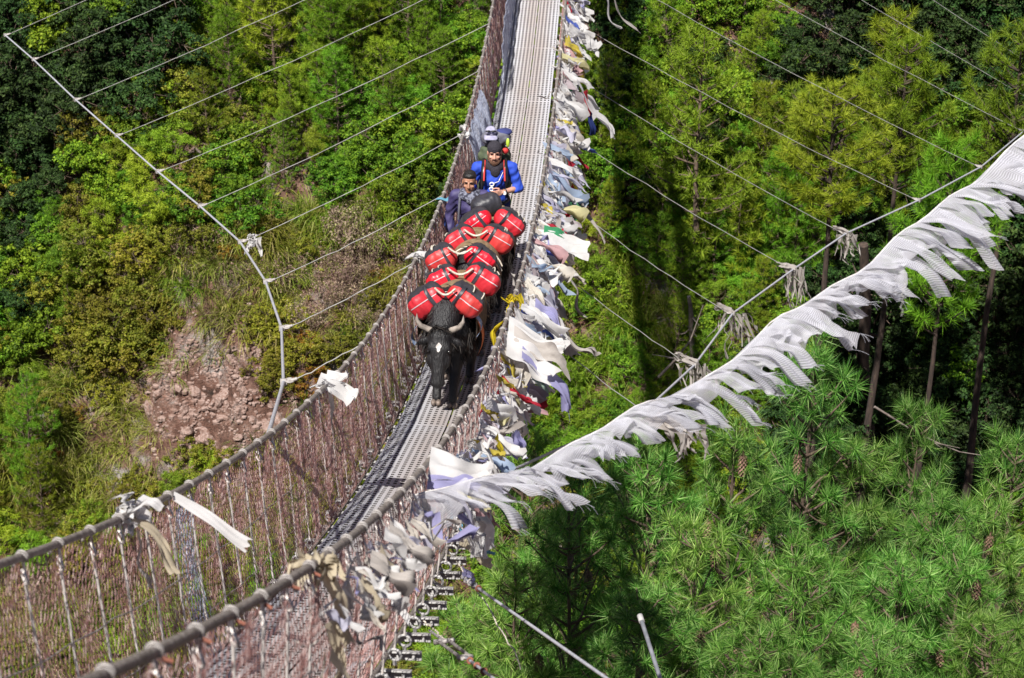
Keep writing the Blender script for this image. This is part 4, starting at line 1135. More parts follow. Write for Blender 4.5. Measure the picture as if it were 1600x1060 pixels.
def hand_mb(wrist, fwd, palm, thumb, curl, s=1.0):
    """five unequal bent fingers; fwd along the hand, palm = palm normal, thumb = side of the thumb"""
    f = norm(fwd); pn = norm(np.asarray(palm) - f * np.dot(palm, f)); t = norm(np.cross(pn, f)); t = t if np.dot(t, thumb) > 0 else -t
    b = MB(); w = np.asarray(wrist, float)
    for q in np.linspace(-.028, .028, 4): chain(b, [w + t * q * .55, w + f * .085 * s + t * q], [.017 * s, .0135 * s], 8)
    for q, ln in ((.031, .070), (.0105, .078), (-.0105, .073), (-.031, .057)):
        k = w + f * .088 * s + t * q * s; a = curl * .5; pts = [k]; cur = k
        for j, fr in enumerate((.45, .32, .23)):
            d = f * math.cos(a) + pn * math.sin(a); cur = cur + d * ln * fr * s; pts.append(cur); a += curl * .6
        chain(b, pts, [.0092 * s, .0086 * s, .008 * s, .0068 * s], 8)
    k = w + f * .028 * s + t * .03 * s
    chain(b, [k - t * .01, k + (t * .7 + f * .7) * .036 * s, k + (t * .55 + f * 1.0 + pn * .35) * .056 * s, k + (t * .35 + f * 1.25 + pn * .6) * .068 * s], [.0145 * s, .012 * s, .0105 * s, .008 * s], 8)
    return b

def join_meshes(name, mes, mats):
    mb = MB()
    for me in mes:
        V = np.zeros(len(me.vertices) * 3); me.vertices.foreach_get('co', V)
        F4 = np.array([list(p.vertices) for p in me.polygons if len(p.vertices) == 4]); F3 = [list(p.vertices) for p in me.polygons if len(p.vertices) == 3]
        n0 = mb.n
        mb.add(V.reshape(-1, 3), F4, 0, True)
        if F3: mb.ch.append((np.zeros((0, 3)), np.array(F3) + n0, 0, True, None))
    return mb.mesh(name, mats)

def person(pos, rz, label, H=1.74, kind='man', drop=0.0):
    """the figure faces -y; parts in local metres for a height of about 1.74"""
    k = H / 1.74
    root = empty('person', np.asarray(pos) - [0, 0, drop * k], rz); root.scale = (k, k, k); tag(root, label, 'person')
    man = kind == 'man'
    skin = M_SKIN if man else M_SKIN2
    sh = .19 if man else .165
    hz = 1.60
    hb = head_mb([0, -.03 if man else -.05, hz])
    body = MB()
    chain(body, [[0, 0, .95], [0, 0.02, 1.15], [0, .01, 1.36]], [.125, .13, .13]); cap(body, [-sh * .8, .01, 1.38], [sh * .8, .01, 1.38], .062)
    # arms: his right arm hangs, his left arm folds across the chest
    Ra = [[-sh - .01, .01, 1.39], [-sh - .085, .03, 1.13], [-sh - .06, -.08, .90]]
    La = [[sh + .01, .01, 1.39], [sh + .10, -.02, 1.14], [.085, -.225, 1.175]] if man else [[sh + .01, .01, 1.39], [sh + .07, .03, 1.13], [sh + .05, -.08, .90]]
    for A in (Ra, La): chain(body, A, [.052, .043, .029])
    for s in (-1, 1):
        st = -.16 if s > 0 else .14
        chain(body, [[s * .09, 0, .93], [s * .10, st * .55 - .02 - drop * .9, .50 + drop * .6], [s * .10, st + .03, .10 + drop]], [.085, .06, .042])
        chain(body, [[s * .10, st + .04, .05 + drop], [s * .10, st - .13, .035 + drop]], [.042, .032])
    me_b = remesh(body, .014, 3, [], 'b'); me_h = remesh(hb, .0065, 2, [], 'h', .5)
    ha = hand_mb(Ra[2], [.05, -.35, -1], [1, .2, 0], [0, -1, .2], .5)
    fl = norm(np.array(La[2]) - np.array(La[1]))
    hl = hand_mb(La[2], fl + ([0, -.1, .05] if man else [0, 0, 0]), [0, 1, -.2] if man else [-1, 0, 0], [0, -.2, 1], .7)
    me_1 = remesh(ha, .0045, 2, [], 'h1', .6); me_2 = remesh(hl, .0045, 2, [], 'h2', .6)
    link('body', join_meshes('body', [me_b, me_h, me_1, me_2], [skin]), root)
    # clothes: separate shells a little outside the body
    sr = MB()
    chain(sr, [[0, 0, .90], [0, .02, 1.15], [0, .01, 1.35]], [.15, .152, .148]); cap(sr, [-sh * .82, .01, 1.39], [sh * .82, .01, 1.39], .078)
    sr.ball([0, -.05, 1.27], [.15, .11, .13])
    cut = .55 if man else 1.0
    for A in (Ra, La):
        a, b, c = [np.array(q) for q in A]
        chain(sr, [a, b], [.073, .060])
        e = b + (c - b) * (cut if A is La and man else .9)
        if not (A is La and man): chain(sr, [b, e], [.060, .044])
        else: chain(sr, [b, b + (c - b) * .22], [.060, .053])
    link('shirt' if man else 'jacket', remesh(sr, .013, 3, [M_BLUE if man else M_PURPLE], 'top', None, .006), root)
    tr = MB()
    for s in (-1, 1):
        st = -.16 if s > 0 else .14
        chain(tr, [[s * .085, 0, .93], [s * .10, st * .55 - .02 - drop * .9, .50 + drop * .6], [s * .10, st + .03, .11 + drop]], [.112, .083, .065])
    cap(tr, [-.06, 0, .93], [.06, 0, .93], .125)
    link('trousers', remesh(tr, .014, 3, [M_NAVY], 'trousers', None, .006), root)
    for s in (-1, 1):
        st = -.16 if s > 0 else .14
        bt = MB(); chain(bt, [[s * .10, st + .05, .06 + drop], [s * .10, st - .05, .05 + drop], [s * .10, st - .15, .04 + drop]], [.06, .055, .045]); cap(bt, [s * .1, st + .04, .08 + drop], [s * .1, st + .03, .16 + drop], .058)
        link('boot', remesh(bt, .012, 2, [M_KNIT], 'boot'), root)
    c = np.array([0, -.03 if man else -.05, hz])
    for s in (-1, 1):
        e = MB(); e.ball(c + [s * .030, -.074, .008], [.014, .010, .007], 0, 10, 6); e.build('eye', M_EYE, root)
        bw = MB(); bw.tube([c + [s * .012, -.092, .026], c + [s * .030, -.093, .032], c + [s * .052, -.078, .026]], [.004, .0055, .003], 5); bw.build('eyebrow', M_BEARD if man else M_BLKHAIR, root)
    if man:
        hd = MB(); hd.ball(c + [0, .012, .055], [.090, .108, .085]); hd.ball(c + [0, .012, .035], [.089, .107, .04]); 
        link('beanie', remesh(hd, .009, 2, [M_KNIT], 'beanie', .6), root)
        be = MB(); be.ball(c + [0, -.066, -.105], [.046, .042, .045])
        for s in (-1, 1): chain(be, [c + [s * .068, -.01, -.03], c + [s * .06, -.035, -.075], c + [s * .03, -.07, -.10]], [.016, .024, .026])
        cap(be, c + [-.026, -.096, -.052], c + [.026, -.096, -.052], .009)
        link('beard', remesh(be, .007, 1, [M_BEARD], 'beard', .6), root)
        sc = MB()
        for z, r in ((-.155, .088), (-.185, .10), (-.205, .10)): sc.ring(c + [0, .03, z], [0, .25, 1], r, .034, 20, 0, 8)
        sc.ball(c + [.01, -.09, -.215], [.06, .035, .07])
        link('neck_scarf', remesh(sc, .011, 2, [M_KNIT], 'scarf', .6), root)
        wt = MB(); w = np.array(La[2]) - fl * .05; wt.ring(w, fl, .036, .009, 16, 0, 6); wt.build('watch_strap', M_BLACKM, root)
        wf = MB(); wf.tube([w + [0, -.035, 0], w + [0, -.047, 0.002]], .021, 14); wf.build('watch_face', M_WHITE, root)
        pd = MB(); pd.ring([-.03, -.185, 1.26], [0, 1, .1], .024, .009, 14, 0, 6); pd.ring([-.035, -.19, 1.20], [0, 1, .1], .022, .009, 14, 0, 6); pd.build('sunglasses', M_WHITE, root)
        MB().tube([[.10, -.14, 1.40], [.05, -.19, 1.30], [-.02, -.19, 1.27]], .004, 4).build('cord', M_WHITE, root)
    else:
        hd = MB(); hd.ball(c + [0, .020, .060], [.084, .098, .078]); hd.ball(c + [0, -.03, .092], [.064, .06, .036])
        link('hair', remesh(hd, .009, 1, [M_BLKHAIR], 'hair', .6), root)
        sc = MB()
        for z, r in ((-.15, .085), (-.185, .105), (-.21, .11)): sc.ring(c + [0, .03, z], [0, .3, 1], r, .036, 20, 0, 8)
        sc.ball(c + [.03, -.08, -.21], [.07, .04, .05])
        link('neck_scarf', remesh(sc, .011, 2, [M_SCARF], 'scarf', .6), root)
        for s in (-1, 1):
            MB().tube([[s * .10, .12, 1.42], [s * .105, -.02, 1.475], [s * .11, -.135, 1.36], [s * .12, -.155, 1.15]], .015, 6).build('pack_strap', M_GREYP, root)
    return root

man = person(deck_p(21.55, .03) + [0, 0, .03], .05, 'man in a blue shirt and dark beanie holding one hand to his chest', 1.53, 'man')
boy = person(deck_p(21.1, -.19) + [0, 0, .03], -.05, 'short haired person in a purple jacket walking beside the net rail', 1.50, 'boy', .22)

# the rucksack on the man's back, taller than his head, with a cap strapped on top
pk = empty('rucksack', deck_p(21.55, .03) + [0, 0, .03], .05); pk.scale = (.88, .88, .88); tag(pk, 'tall olive and grey rucksack carried by the man in blue', 'rucksack')
b = MB(); b.ball([0, .27, 1.22], [.20, .15, .36]); b.ball([0, .27, 1.05], [.21, .15, .24]); b.ball([0.0, .26, 1.42], [.205, .14, .18])
link('pack_body', remesh(b, .016, 3, [M_OLIVE], 'pack', None, .008), pk)
b = MB(); b.ball([.0, .24, 1.66], [.17, .12, .10]); b.ball([.08, .24, 1.67], [.12, .11, .10]); link('top_lid', remesh(b, .014, 3, [M_GREYP], 'lid', None, .007), pk)
b = MB(); b.ball([.11, .25, 1.74], [.10, .07, .05]); link('rolled_jacket', remesh(b, .012, 2, [M_NAVY], 'roll', None, .007), pk)
b = MB(); b.ball([.155, .155, 1.64], [.022, .02, .06]); b.build('lime_strap', M_LIME, pk)
b = MB(); b.ball([.125, .10, 1.56], [.04, .03, .04]); b.build('red_pocket', M_REDW, pk)
for s in (-1, 1):
    P = [[s * .11, .16, 1.40], [s * .125, .03, 1.475], [s * .13, -.10, 1.43], [s * .135, -.165, 1.30], [s * .15, -.13, 1.08], [s * .17, .02, .99]]
    MB().tube(P, [.024, .026, .028, .026, .018, .014], 7).build('shoulder_strap', M_BLACKM, pk)
    MB().tube([np.array(q) + [s * -.012, -.022, .004] for q in P[1:4]], .011, 5).build('strap_piping', M_REDW, pk)
MB().ring([0, .03, .98], [0, 0, 1], .168, .022, 24, 0, 6).build('hip_belt', M_BLACKM, pk)
cp = empty('sun_cap', deck_p(21.55, .03) + [0, 0, .03], .05); cp.scale = (.88, .88, .88); tag(cp, 'lilac cap with dark sunglasses strapped on top of the rucksack', 'cap')
b = MB(); b.ball([-.045, .17, 1.78], [.072, .085, .062]); link('crown', remesh(b, .01, 2, [M_LILAC], 'capcrown', None, .003), cp)
g = np.array([[[-.045 + math.sin(a) * (.08 + .0 * r), .17 - math.cos(a) * .09 - r * .075, 1.765 - .02 * r - .02 * math.sin(a) ** 2] for a in np.linspace(-1.3, 1.3, 11)] for r in np.linspace(0, 1, 4)])
bm_ = MB(); bm_.grid(g); bm_.grid(g - [0, 0, .006]); bm_.build('brim', M_LILAC, cp)
for s in (-1, 1):
    b = MB(); b.ball([-.045 + s * .032, .076, 1.822], [.034, .012, .013]); b.build('lens', M_BLACKM, cp)
# ------------------------------------------------------------------ cloth: prayer flags, scarves, tassels
def mat_cloth(name, col=None, weave=0.0, alpha=0.0, transl=0.5):
    """col None: the colour of each object (obj.color), so flags share one material"""
    m, nt, bs, out = newmat(name)
    tc = N(nt, 'ShaderNodeTexCoord')
    no = N(nt, 'ShaderNodeTexNoise', Scale=6.0, Detail=5.0); nt.links.new(tc.outputs['Object'], no.inputs['Vector'])
    rp = ramp(nt, [(.3, (.78, .77, .76)), (.6, (1, 1, 1))]); nt.links.new(no.outputs['Fac'], rp.inputs['Fac'])
    mx = N(nt, 'ShaderNodeMix', data_type='RGBA', blend_type='MULTIPLY'); mx.inputs[0].default_value = 1.0
    if col is None:
        oi = N(nt, 'ShaderNodeObjectInfo'); nt.links.new(oi.outputs['Color'], mx.inputs[6])
    else: mx.inputs[6].default_value = (*col, 1)
    nt.links.new(rp.outputs['Color'], mx.inputs[7])
    c = mx.outputs[2]
    nt.links.new(c, bs.inputs['Base Color']); bs.inputs['Roughness'].default_value = 0.85; bs.inputs['Specular IOR Level'].default_value = .2
    tr = N(nt, 'ShaderNodeBsdfTranslucent'); nt.links.new(c, tr.inputs['Color'])
    ms = N(nt, 'ShaderNodeMixShader', Fac=transl); nt.links.new(bs.outputs[0], ms.inputs[1]); nt.links.new(tr.outputs[0], ms.inputs[2])
    last = ms.outputs[0]
    if weave:
        sp = N(nt, 'ShaderNodeSeparateXYZ'); nt.links.new(tc.outputs['UV'], sp.inputs[0])
        a = N(nt, 'ShaderNodeMath', operation='MULTIPLY'); a.inputs[1].default_value = weave; nt.links.new(sp.outputs['Y'], a.inputs[0])
        s = N(nt, 'ShaderNodeMath', operation='SINE'); nt.links.new(a.outputs[0], s.inputs[0])
        bp = N(nt, 'ShaderNodeBump', Strength=.25, Distance=.003); nt.links.new(s.outputs[0], bp.inputs['Height']); nt.links.new(bp.outputs['Normal'], bs.inputs['Normal'])
        mr = N(nt, 'ShaderNodeMapRange'); mr.inputs['From Min'].default_value = -1; mr.inputs['To Min'].default_value = alpha * 2.4; mr.inputs['To Max'].default_value = alpha * .4
        nt.links.new(s.outputs[0], mr.inputs['Value'])
        tp = N(nt, 'ShaderNodeBsdfTransparent'); m2 = N(nt, 'ShaderNodeMixShader')
        nt.links.new(mr.outputs[0], m2.inputs[0]); nt.links.new(last, m2.inputs[1]); nt.links.new(tp.outputs[0], m2.inputs[2]); last = m2.outputs[0]
    nt.links.new(last, out.inputs['Surface'])
    return m
M_FLAG = mat_cloth('flag_cloth')
M_GAUZE = mat_cloth('white_gauze', (.69, .69, .75), 210.0, .24, .45)
M_WCLOTH = mat_cloth('white_cloth', (.77, .76, .76))
M_CREAM = mat_cloth('cream_cloth', (.62, .54, .40))
M_DIRTY = mat_cloth('dirty_cloth', (.54, .50, .47))
M_YEL = mat_cloth('yellow_cloth', (.70, .56, .03))
M_LAV = mat_cloth('lavender_cloth', (.38, .37, .62))
M_CYAN = mat_cloth('blue_faded_cloth', (.20, .50, .68))
M_CORD = mat_noise('flag_cord', (.4, .38, .36), (.65, .62, .6), 40, .8)

def cloth_grid(E, D, L, rg, nu=6, nv=12, crumple=.25, taper=.3, billow=.08, droop=.15, ragged=.12, twist=.4):
    """cloth hanging from the edge E and blown along D, as a grid about the origin"""
    E = np.asarray(E, float); w = np.linalg.norm(E); e = E / w
    D = norm(D); n = norm(np.cross(e, D))
    u = np.linspace(0, 1, nu)[:, None]; v = np.linspace(0, 1, nv)[None, :]
    rr = np.convolve(rg.random(nu + 2) * 2 - 1, [.25, .5, .25], 'valid')[:, None]
    Lr = L * (1 + ragged * rr + ragged * .5 * (rg.random((nu, 1)) - .5))
    sl = v
    wf = 1 - taper * sl ** .8 * (1 - .2 * np.sin(7 * sl + rg.uniform(0, 6)))
    tw = twist * rg.normal() * sl ** 1.3
    f = rg.uniform(.8, 1.7); ph = rg.uniform(0, 6.28); f2 = rg.uniform(1.1, 2.4); p2 = rg.uniform(0, 6.28); p3 = rg.uniform(0, 6.28)
    pin = np.sqrt(1 - np.minimum(crumple, .9) * .5 * np.sin(math.pi * sl * rg.uniform(.6, 1.6)) ** 2)      # gathered in places
    off = billow * L * np.sin(2 * math.pi * f * sl + ph) * sl + crumple * w * .42 * np.sin(2 * math.pi * (f2 * u + .7 * sl * np.sin(3 * sl + p3)) + p2) * (0.25 + sl) * (1 + .5 * np.sin(9 * sl + p3)) \
        + crumple * w * .12 * np.sin(2 * math.pi * (2.3 * f2 * u - 1.9 * sl) + p3) * sl
    uc = (u - .5) * wf * pin * w
    P = e * (w * .5) + (uc * np.cos(tw))[..., None] * e + (uc * np.sin(tw) + off - off[:, :1])[..., None] * n + (Lr * sl)[..., None] * D
    P[..., 2] -= droop * L * sl ** 2
    side = billow * L * .8 * np.sin(2 * math.pi * .7 * sl + p2) * sl
    return P + side[..., None] * e
def cloth_mesh(name, mat, grids):
    mb = MB()
    for g in grids: mb.grid(g)
    return mb.mesh(name, mat)

# strings of flags along the flag-side rail; meshes shared between flags of a like cut
rgf = np.random.default_rng(91)
slope_t = norm([0, 1, .05])
FLAGM = []
for i in range(56):
    w = rgf.uniform(.06, .18); L = rgf.uniform(.20, .44)
    D = norm([rgf.uniform(.35, .8), rgf.normal(-.1, .2), rgf.uniform(-1.15, -.4)])
    FLAGM.append(cloth_mesh('flag', M_FLAG, [cloth_grid([0, w, rgf.normal(0, .04)], D, L, rgf, 9, 15, rgf.uniform(.25, .8), rgf.uniform(.0, .7), rgf.uniform(.04, .12), rgf.uniform(.1, .3), .28, .9)]))
FCOL = [((.82, .81, .81), 52), ((.74, .69, .62), 12), ((.60, .59, .72), 13), ((.10, .15, .50), 3), ((.42, .52, .68), 5), ((.55, .04, .07), 5), ((.66, .42, .44), 5), ((.66, .55, .10), 4), ((.66, .62, .36), 4), ((.10, .32, .16), 2), ((.46, .60, .50), 3), ((.60, .52, .55), 6)]
FW_ = np.array([c[1] for c in FCOL], float); FW_ /= FW_.sum()
def flag_string(ya, yb, x, z, step, label, smin=.8, smax=1.15, colw=None, sag=.06):
    root = empty('prayer_flag_string', deck_p((ya + yb) / 2, x, z)); tag(root, label, 'prayer flags', 'strings of prayer flags along the bridge rail')
    c = np.asarray(root.location)
    yy = np.arange(ya, yb, step)
    def pt(y): return deck_p(y, x + .03 * math.sin(y * 3.1), z - sag * abs(math.sin(y * 1.7)))
    MB().tube(np.array([pt(y) for y in np.arange(ya, yb, .1)]) - c, .006, 4).build('cord', M_CORD, root)
    for y in yy:
        o = link('flag', FLAGM[int(rgf.integers(len(FLAGM)))], root)
        o.location = pt(y + rgf.normal(0, .03)) - c + rgf.normal(0, .015, 3)
        s = rgf.uniform(smin, smax) * .92; o.scale = (s, s * rgf.uniform(.8, 1.2), s * rgf.uniform(.8, 1.2)); o.rotation_euler = tuple(rgf.normal(0, .2, 3))
        col = FCOL[int(rgf.choice(len(FCOL), p=FW_ if colw is None else colw))][0]
        k = rgf.uniform(.85, 1.05); o.color = (col[0] * k, col[1] * k, col[2] * k, 1)
    return root
def tangle(root, ya, yb, x, z, n, seed, hang=.35):
    """shredded strips and threads wound round the rail and caught in the net"""
    rg = np.random.default_rng(seed); c = np.asarray(root.location)
    for part, mt in (('shreds', M_WCLOTH), ('shreds', M_DIRTY), ('shreds', M_LAV)):
        mb = MB()
        for i in range(int(n * {M_WCLOTH.name: .55, M_DIRTY.name: .3, M_LAV.name: .15}[mt.name])):
            y = rg.uniform(ya, yb); h = abs(rg.normal(0, hang)); D = norm([rg.normal(.5, .5), rg.normal(0, .4), rg.normal(-.6, .4)])
            p = deck_p(y, x + rg.normal(.03, .035) - .07 * h / max(hang, .1) * .5, z - h * .8) - c
            mb.grid(cloth_grid(norm(rg.normal(0, 1, 3)) * rg.uniform(.012, .05), D, rg.uniform(.06, .2), rg, 4, 8, 1.0, .5, .5, .3, .3, 1.5) + p)
        mb.build(part, mt, root, 'stuff')
_fs = flag_string
def flag_string(ya, yb, x, z, *a, **k):
    r = _fs(ya, yb, x, z, *a, **k)
    tangle(r, ya, yb, x, z, int((yb - ya) * (24 if ya > 8 else 9)), int(ya * 10 + z * 100), .16)
    return r
flag_string(26.5, 37, .52, .92, .10, 'crowded string of faded flags on the rail at the far end', .9, 1.35)
flag_string(27, 37, .54, .62, .15, 'second string of flags hung low on the net at the far end', .9, 1.3)
flag_string(20.6, 26.5, .52, .92, .075, 'string of white and coloured flags on the rail past the walkers', .85, 1.3)
flag_string(20.6, 26.5, .54, .58, .10, 'string of flags hung low on the net past the walkers', .9, 1.3)
flag_string(15.2, 20.6, .53, .90, .062, 'tangled string of white and lavender flags on the rail beside the yaks', .8, 1.2)
flag_string(14.8, 20.6, .56, .56, .075, 'tangled string of flags low on the net beside the yaks', .8, 1.25)
w2 = FW_.copy(); w2[4:10] *= 1.3; w2[3] *= .5; w2[0] *= .8; w2[2] *= 1.6; w2 /= w2.sum()
flag_string(10.6, 15.0, .53, .72, .055, 'string of small torn coloured flags below the rail ahead of the leading yak', .45, .8, w2)
flag_string(11.3, 13.6, .53, .44, .08, 'string of torn flags on the net above the white flag string', .5, .85, w2)
wn = np.zeros(len(FCOL)); wn[[0, 1, 2, 8, 11]] = [4, 3, 2, 1, 1]; wn /= wn.sum()
flag_string(6.4, 10.4, .53, .84, .13, 'string of cream and lavender rags on the net at the near rail', .28, .5, wn)

# ------------------------------------------------------------------ long string of shredded white gauze flags
cordp = [(629, 787, 11.3), (700, 762, 11.5), (772, 741, 11.7), (806, 727, 11.8), (867, 700, 12.0), (1000, 630, 12.3), (1040, 609, 12.4), (1120, 564, 12.6), (1222, 487, 12.9), (1285, 441, 13.1), (1341, 406, 13.2), (1390, 371, 13.35), (1432, 340, 13.5), (1530, 262, 13.8), (1600, 206, 14.0), (1700, 128, 14.3), (1800, 50, 14.6)]
CP = np.array([at_d(*q) for q in cordp])
ln = np.concatenate([[0], np.cumsum(np.linalg.norm(np.diff(CP, axis=0), axis=1))])
def cordat(s): return np.array([np.interp(s, ln, CP[:, i]) for i in range(3)]) + UP * (.022 * math.sin(s * 5.1) + .014 * math.sin(s * 11.7 + 1) - .05 * math.sin(math.pi * s / ln[-1])) + FW * .02 * math.sin(s * 7.3)
wroot = empty('white_flag_string', CP[8]); tag(wroot, 'long string of shredded white gauze flags streaming from the bridge rail across the pines', 'prayer flags')
MB().tube(np.array([cordat(s) for s in np.linspace(0, ln[-1], 60)]) - CP[8], .0045, 5).build('cord', M_CORD, wroot)
rgw = np.random.default_rng(17)
for layer in (0, 1):
    s = 0.02
    while s < ln[-1] - .2:
        wd = rgw.uniform(.12, .30) if layer == 0 else rgw.uniform(.035, .095)
        if layer and rgw.random() < .1: wd = rgw.uniform(.14, .22)
        a, b = cordat(s), cordat(min(s + wd * (1.1 if layer == 0 else 1.0), ln[-1]))
        far = max(0, s / ln[-1] - .5) / .3; grow = 1.0 + .75 * far
        D = norm(RT * 1.0 + UP * (rgw.uniform(-.12, .34) - .45 * far) + FW * rgw.uniform(-.2, .3))
        L = (rgw.uniform(.13, .22) if layer == 0 else rgw.uniform(.17, .40)) * grow
        g = cloth_grid(b - a, D, L, rgw, 9, 18, rgw.uniform(.05, .35), rgw.uniform(-.1, .2) if layer == 0 else rgw.uniform(.1, .75), rgw.uniform(.03, .09), rgw.uniform(.2, .65), .3, .45)
        o = link('flag', cloth_mesh('flag', M_GAUZE, [g]), wroot); o.location = a - CP[8] - FW * .012 * layer
        if layer and rgw.random() < .4:       # ravelled threads at the end
            th = MB()
            for q in range(5):
                e = g[rgw.integers(0, 9), -1]; t = np.linspace(0, 1, 5)[:, None]
                th.tube(e + D * t * rgw.uniform(.03, .1) + np.array([0, 0, -1]) * t ** 2 * rgw.uniform(.01, .07), .0012, 3, 0, caps=False)
            th.build('threads', M_GAUZE, o, 'stuff')
        s += wd * (.9 if layer == 0 else .95)

# ------------------------------------------------------------------ single cloths
def cloth_thing(name, label, cat, pos, pieces, rz=0.0, group=None, knot=None):
    """pieces: (part, material, offset, edge, wind, length, kwargs)"""
    root = empty(name, pos, rz); tag(root, label, cat, group)
    for i, (pn, mt, off, E, D, L, kw) in enumerate(pieces):
        rg = np.random.default_rng(abs(hash((pn, i))) % 1000 if False else len(label) * 7 + i)
        g = cloth_grid(E, D, L, rg, 8, 18, **kw) + np.asarray(off)
        link(pn, cloth_mesh(pn, mt, [g]), root)
    if knot is not None:
        rg = np.random.default_rng(len(label)); mb = MB()
        for k in range(9):
            d = norm(rg.normal(0, 1, 3) + [.3, 0, -.2])
            mb.grid(cloth_grid(norm(rg.normal(0, 1, 3)) * .045, d, rg.uniform(.05, .10), rg, 6, 9, 1.2, .2, .5, .3, .2, 1.5) + rg.normal(0, .016, 3))
        mb.build('knot', knot, root)
    return root
WX = np.array([1.0, -.1, -.25])
rail = lambda y, s: deck_p(y, s * HALF_RAIL, RAIL_H)
CR = dict(crumple=.35, taper=.3, billow=.1, droop=.15, ragged=.15, twist=.5)
CB = dict(crumple=.95, taper=.35, billow=.12, droop=.2, ragged=.2, twist=.9)
FL = dict(crumple=.15, taper=.1, billow=.06, droop=.12, ragged=.05, twist=.2)
cloth_thing('prayer_flag', 'large white flag with green and blue corners flying out from the rail beside the yaks', 'flag', rail(20.1, 1) + [.05, 0, -.12],
            [('white_panel', M_WCLOTH, [0, -.1, 0], [0, .26, .05], [1, -.05, -.12], .50, FL), ('green_panel', mat_cloth('green_cloth', (.06, .30, .14)), [.06, .08, .03], [0, .13, .04], [1, 0, -.1], .2, FL), ('blue_panel', mat_cloth('blue_cloth', (.13, .16, .55)), [0, -.16, -.02], [0, .12, 0], [1, -.1, -.35], .28, FL)])
cloth_thing('yellow_scarf', 'bright yellow scarf knotted to the rail and blown in over the deck', 'scarf', rail(16.9, 1) + [.0, 0, .02],
            [('scarf_tail', M_YEL, [0, 0, 0], [.02, .08, 0], [-.45, -.55, -.75], .38, CR), ('scarf_loop', M_YEL, [.02, .02, .02], [.05, .08, 0], [.3, -.2, -.8], .16, CR)], knot=M_YEL)
cloth_thing('hanging_streamer', 'ragged white streamer trailing off the rail at the top of the picture', 'streamer', rail(30.8, 1) + [.25, 0, .1],
            [('ribbon', M_WCLOTH, [0, 0, 0], [0, .09, 0], [.62, -.1, -.8], .85, CR), ('ribbon', M_DIRTY, [.25, 0, -.1], [0, .05, 0], [.6, -.1, -.85], .8, CR)])
cloth_thing('hanging_streamer', 'long white ribbon with red and navy pieces hanging beyond the far walkers', 'streamer', rail(26.5, 1) + [.25, 0, .0],
            [('ribbon', M_WCLOTH, [0, 0, 0], [0, .12, 0], [.5, -.1, -.75], .75, dict(CR, taper=.05)), ('red_piece', mat_cloth('red_cloth', (.55, .04, .06)), [.08, .0, -.12], [.05, .08, 0], [.2, 0, -1], .3, CR), ('navy_piece', mat_cloth('navy_cloth', (.03, .05, .20)), [.14, 0, -.35], [.06, .08, 0], [.1, 0, -1], .34, CR)])
cloth_thing('hanging_streamer', 'grey frayed streamer tapering to a thread beside the tie wire', 'streamer', rail(23.0, 1) + [.30, 0, -.1],
            [('ribbon', M_DIRTY, [0, 0, 0], [0, .10, 0], [.42, -.05, -1], .75, dict(CR, taper=.85)), ('ribbon', M_WCLOTH, [.0, .03, .02], [0, .08, 0], [.40, -.05, -1], .45, CR)])
cloth_thing('hanging_streamer', 'grey rag streamer hanging below the large white flag', 'streamer', rail(19.4, 1) + [.38, 0, -.28],
            [('ribbon', M_DIRTY, [0, 0, 0], [0, .08, 0], [.38, -.05, -1], .45, dict(CR, taper=.8))])
cloth_thing('rag_bundle', 'big bundle of dirty white and lavender cloth blown out beside the leading yak', 'cloth bundle', rail(17.3, 1) + [.12, 0, -.25],
            [('rag', M_WCLOTH, [0, 0, 0], [0, .22, .1], [.9, -.2, -.5], .40, CR), ('rag', M_DIRTY, [.05, .12, .03], [0, .2, .05], [.8, 0, -.9], .55, CR), ('rag', M_LAV, [.05, .0, .1], [0, .12, .05], [.9, -.2, -.6], .3, CR), ('rag', M_DIRTY, [.2, .1, -.2], [0, .12, 0], [.9, -.1, -.4], .42, dict(CR, taper=.75)), ('rag', M_WCLOTH, [.0, -.2, .05], [0, .25, .1], [.8, -.3, -.3], .35, CR)])
cloth_thing('rag_bundle', 'white rags with a long lavender tail on the net below the yellow scarf', 'cloth bundle', rail(15.2, 1) + [.06, 0, -.12],
            [('rag', M_WCLOTH, [0, 0, 0], [0, .2, .1], [.8, -.2, -.45], .40, CR), ('rag', M_LAV, [.12, .0, -.02], [0, .14, .05], [.75, -.1, -.75], .55, CR), ('rag', M_WCLOTH, [.0, .25, .0], [0, .2, .1], [.95, -.1, -.25], .42, CR), ('rag', M_DIRTY, [.05, .1, .02], [0, .16, .1], [.9, -.2, -.35], .46, CR)])
cloth_thing('cloth_scrap', 'yellow cloth scrap dangling under the torn flags', 'cloth scrap', rail(12.6, 1) + [.16, 0, -.28], [('scrap', M_YEL, [0, 0, 0], [.02, .09, 0], [.25, 0, -1], .24, CR)])
cloth_thing('cloth_scrap', 'lavender cloth scrap with a forked end beside the yellow scrap', 'cloth scrap', rail(12.7, 1) + [.27, 0, -.26], [('scrap', M_LAV, [0, 0, 0], [.03, .08, 0], [.2, 0, -1], .18, dict(CR, taper=-.2)), ('scrap', M_LAV, [.02, 0, 0], [.02, .06, 0], [.4, 0, -.9], .17, CR)])
cloth_thing('cloth_scrap', 'white sheet of cloth lying behind the start of the white flag string', 'cloth scrap', rail(9.9, 1) + [.02, 0, -.08], [('sheet', M_WCLOTH, [0, 0, 0], [0, .26, .05], [1, .12, -.25], .33, CR), ('sheet', M_LAV, [.0, -.05, -.02], [0, .1, .03], [1, .1, .0], .26, CR)])
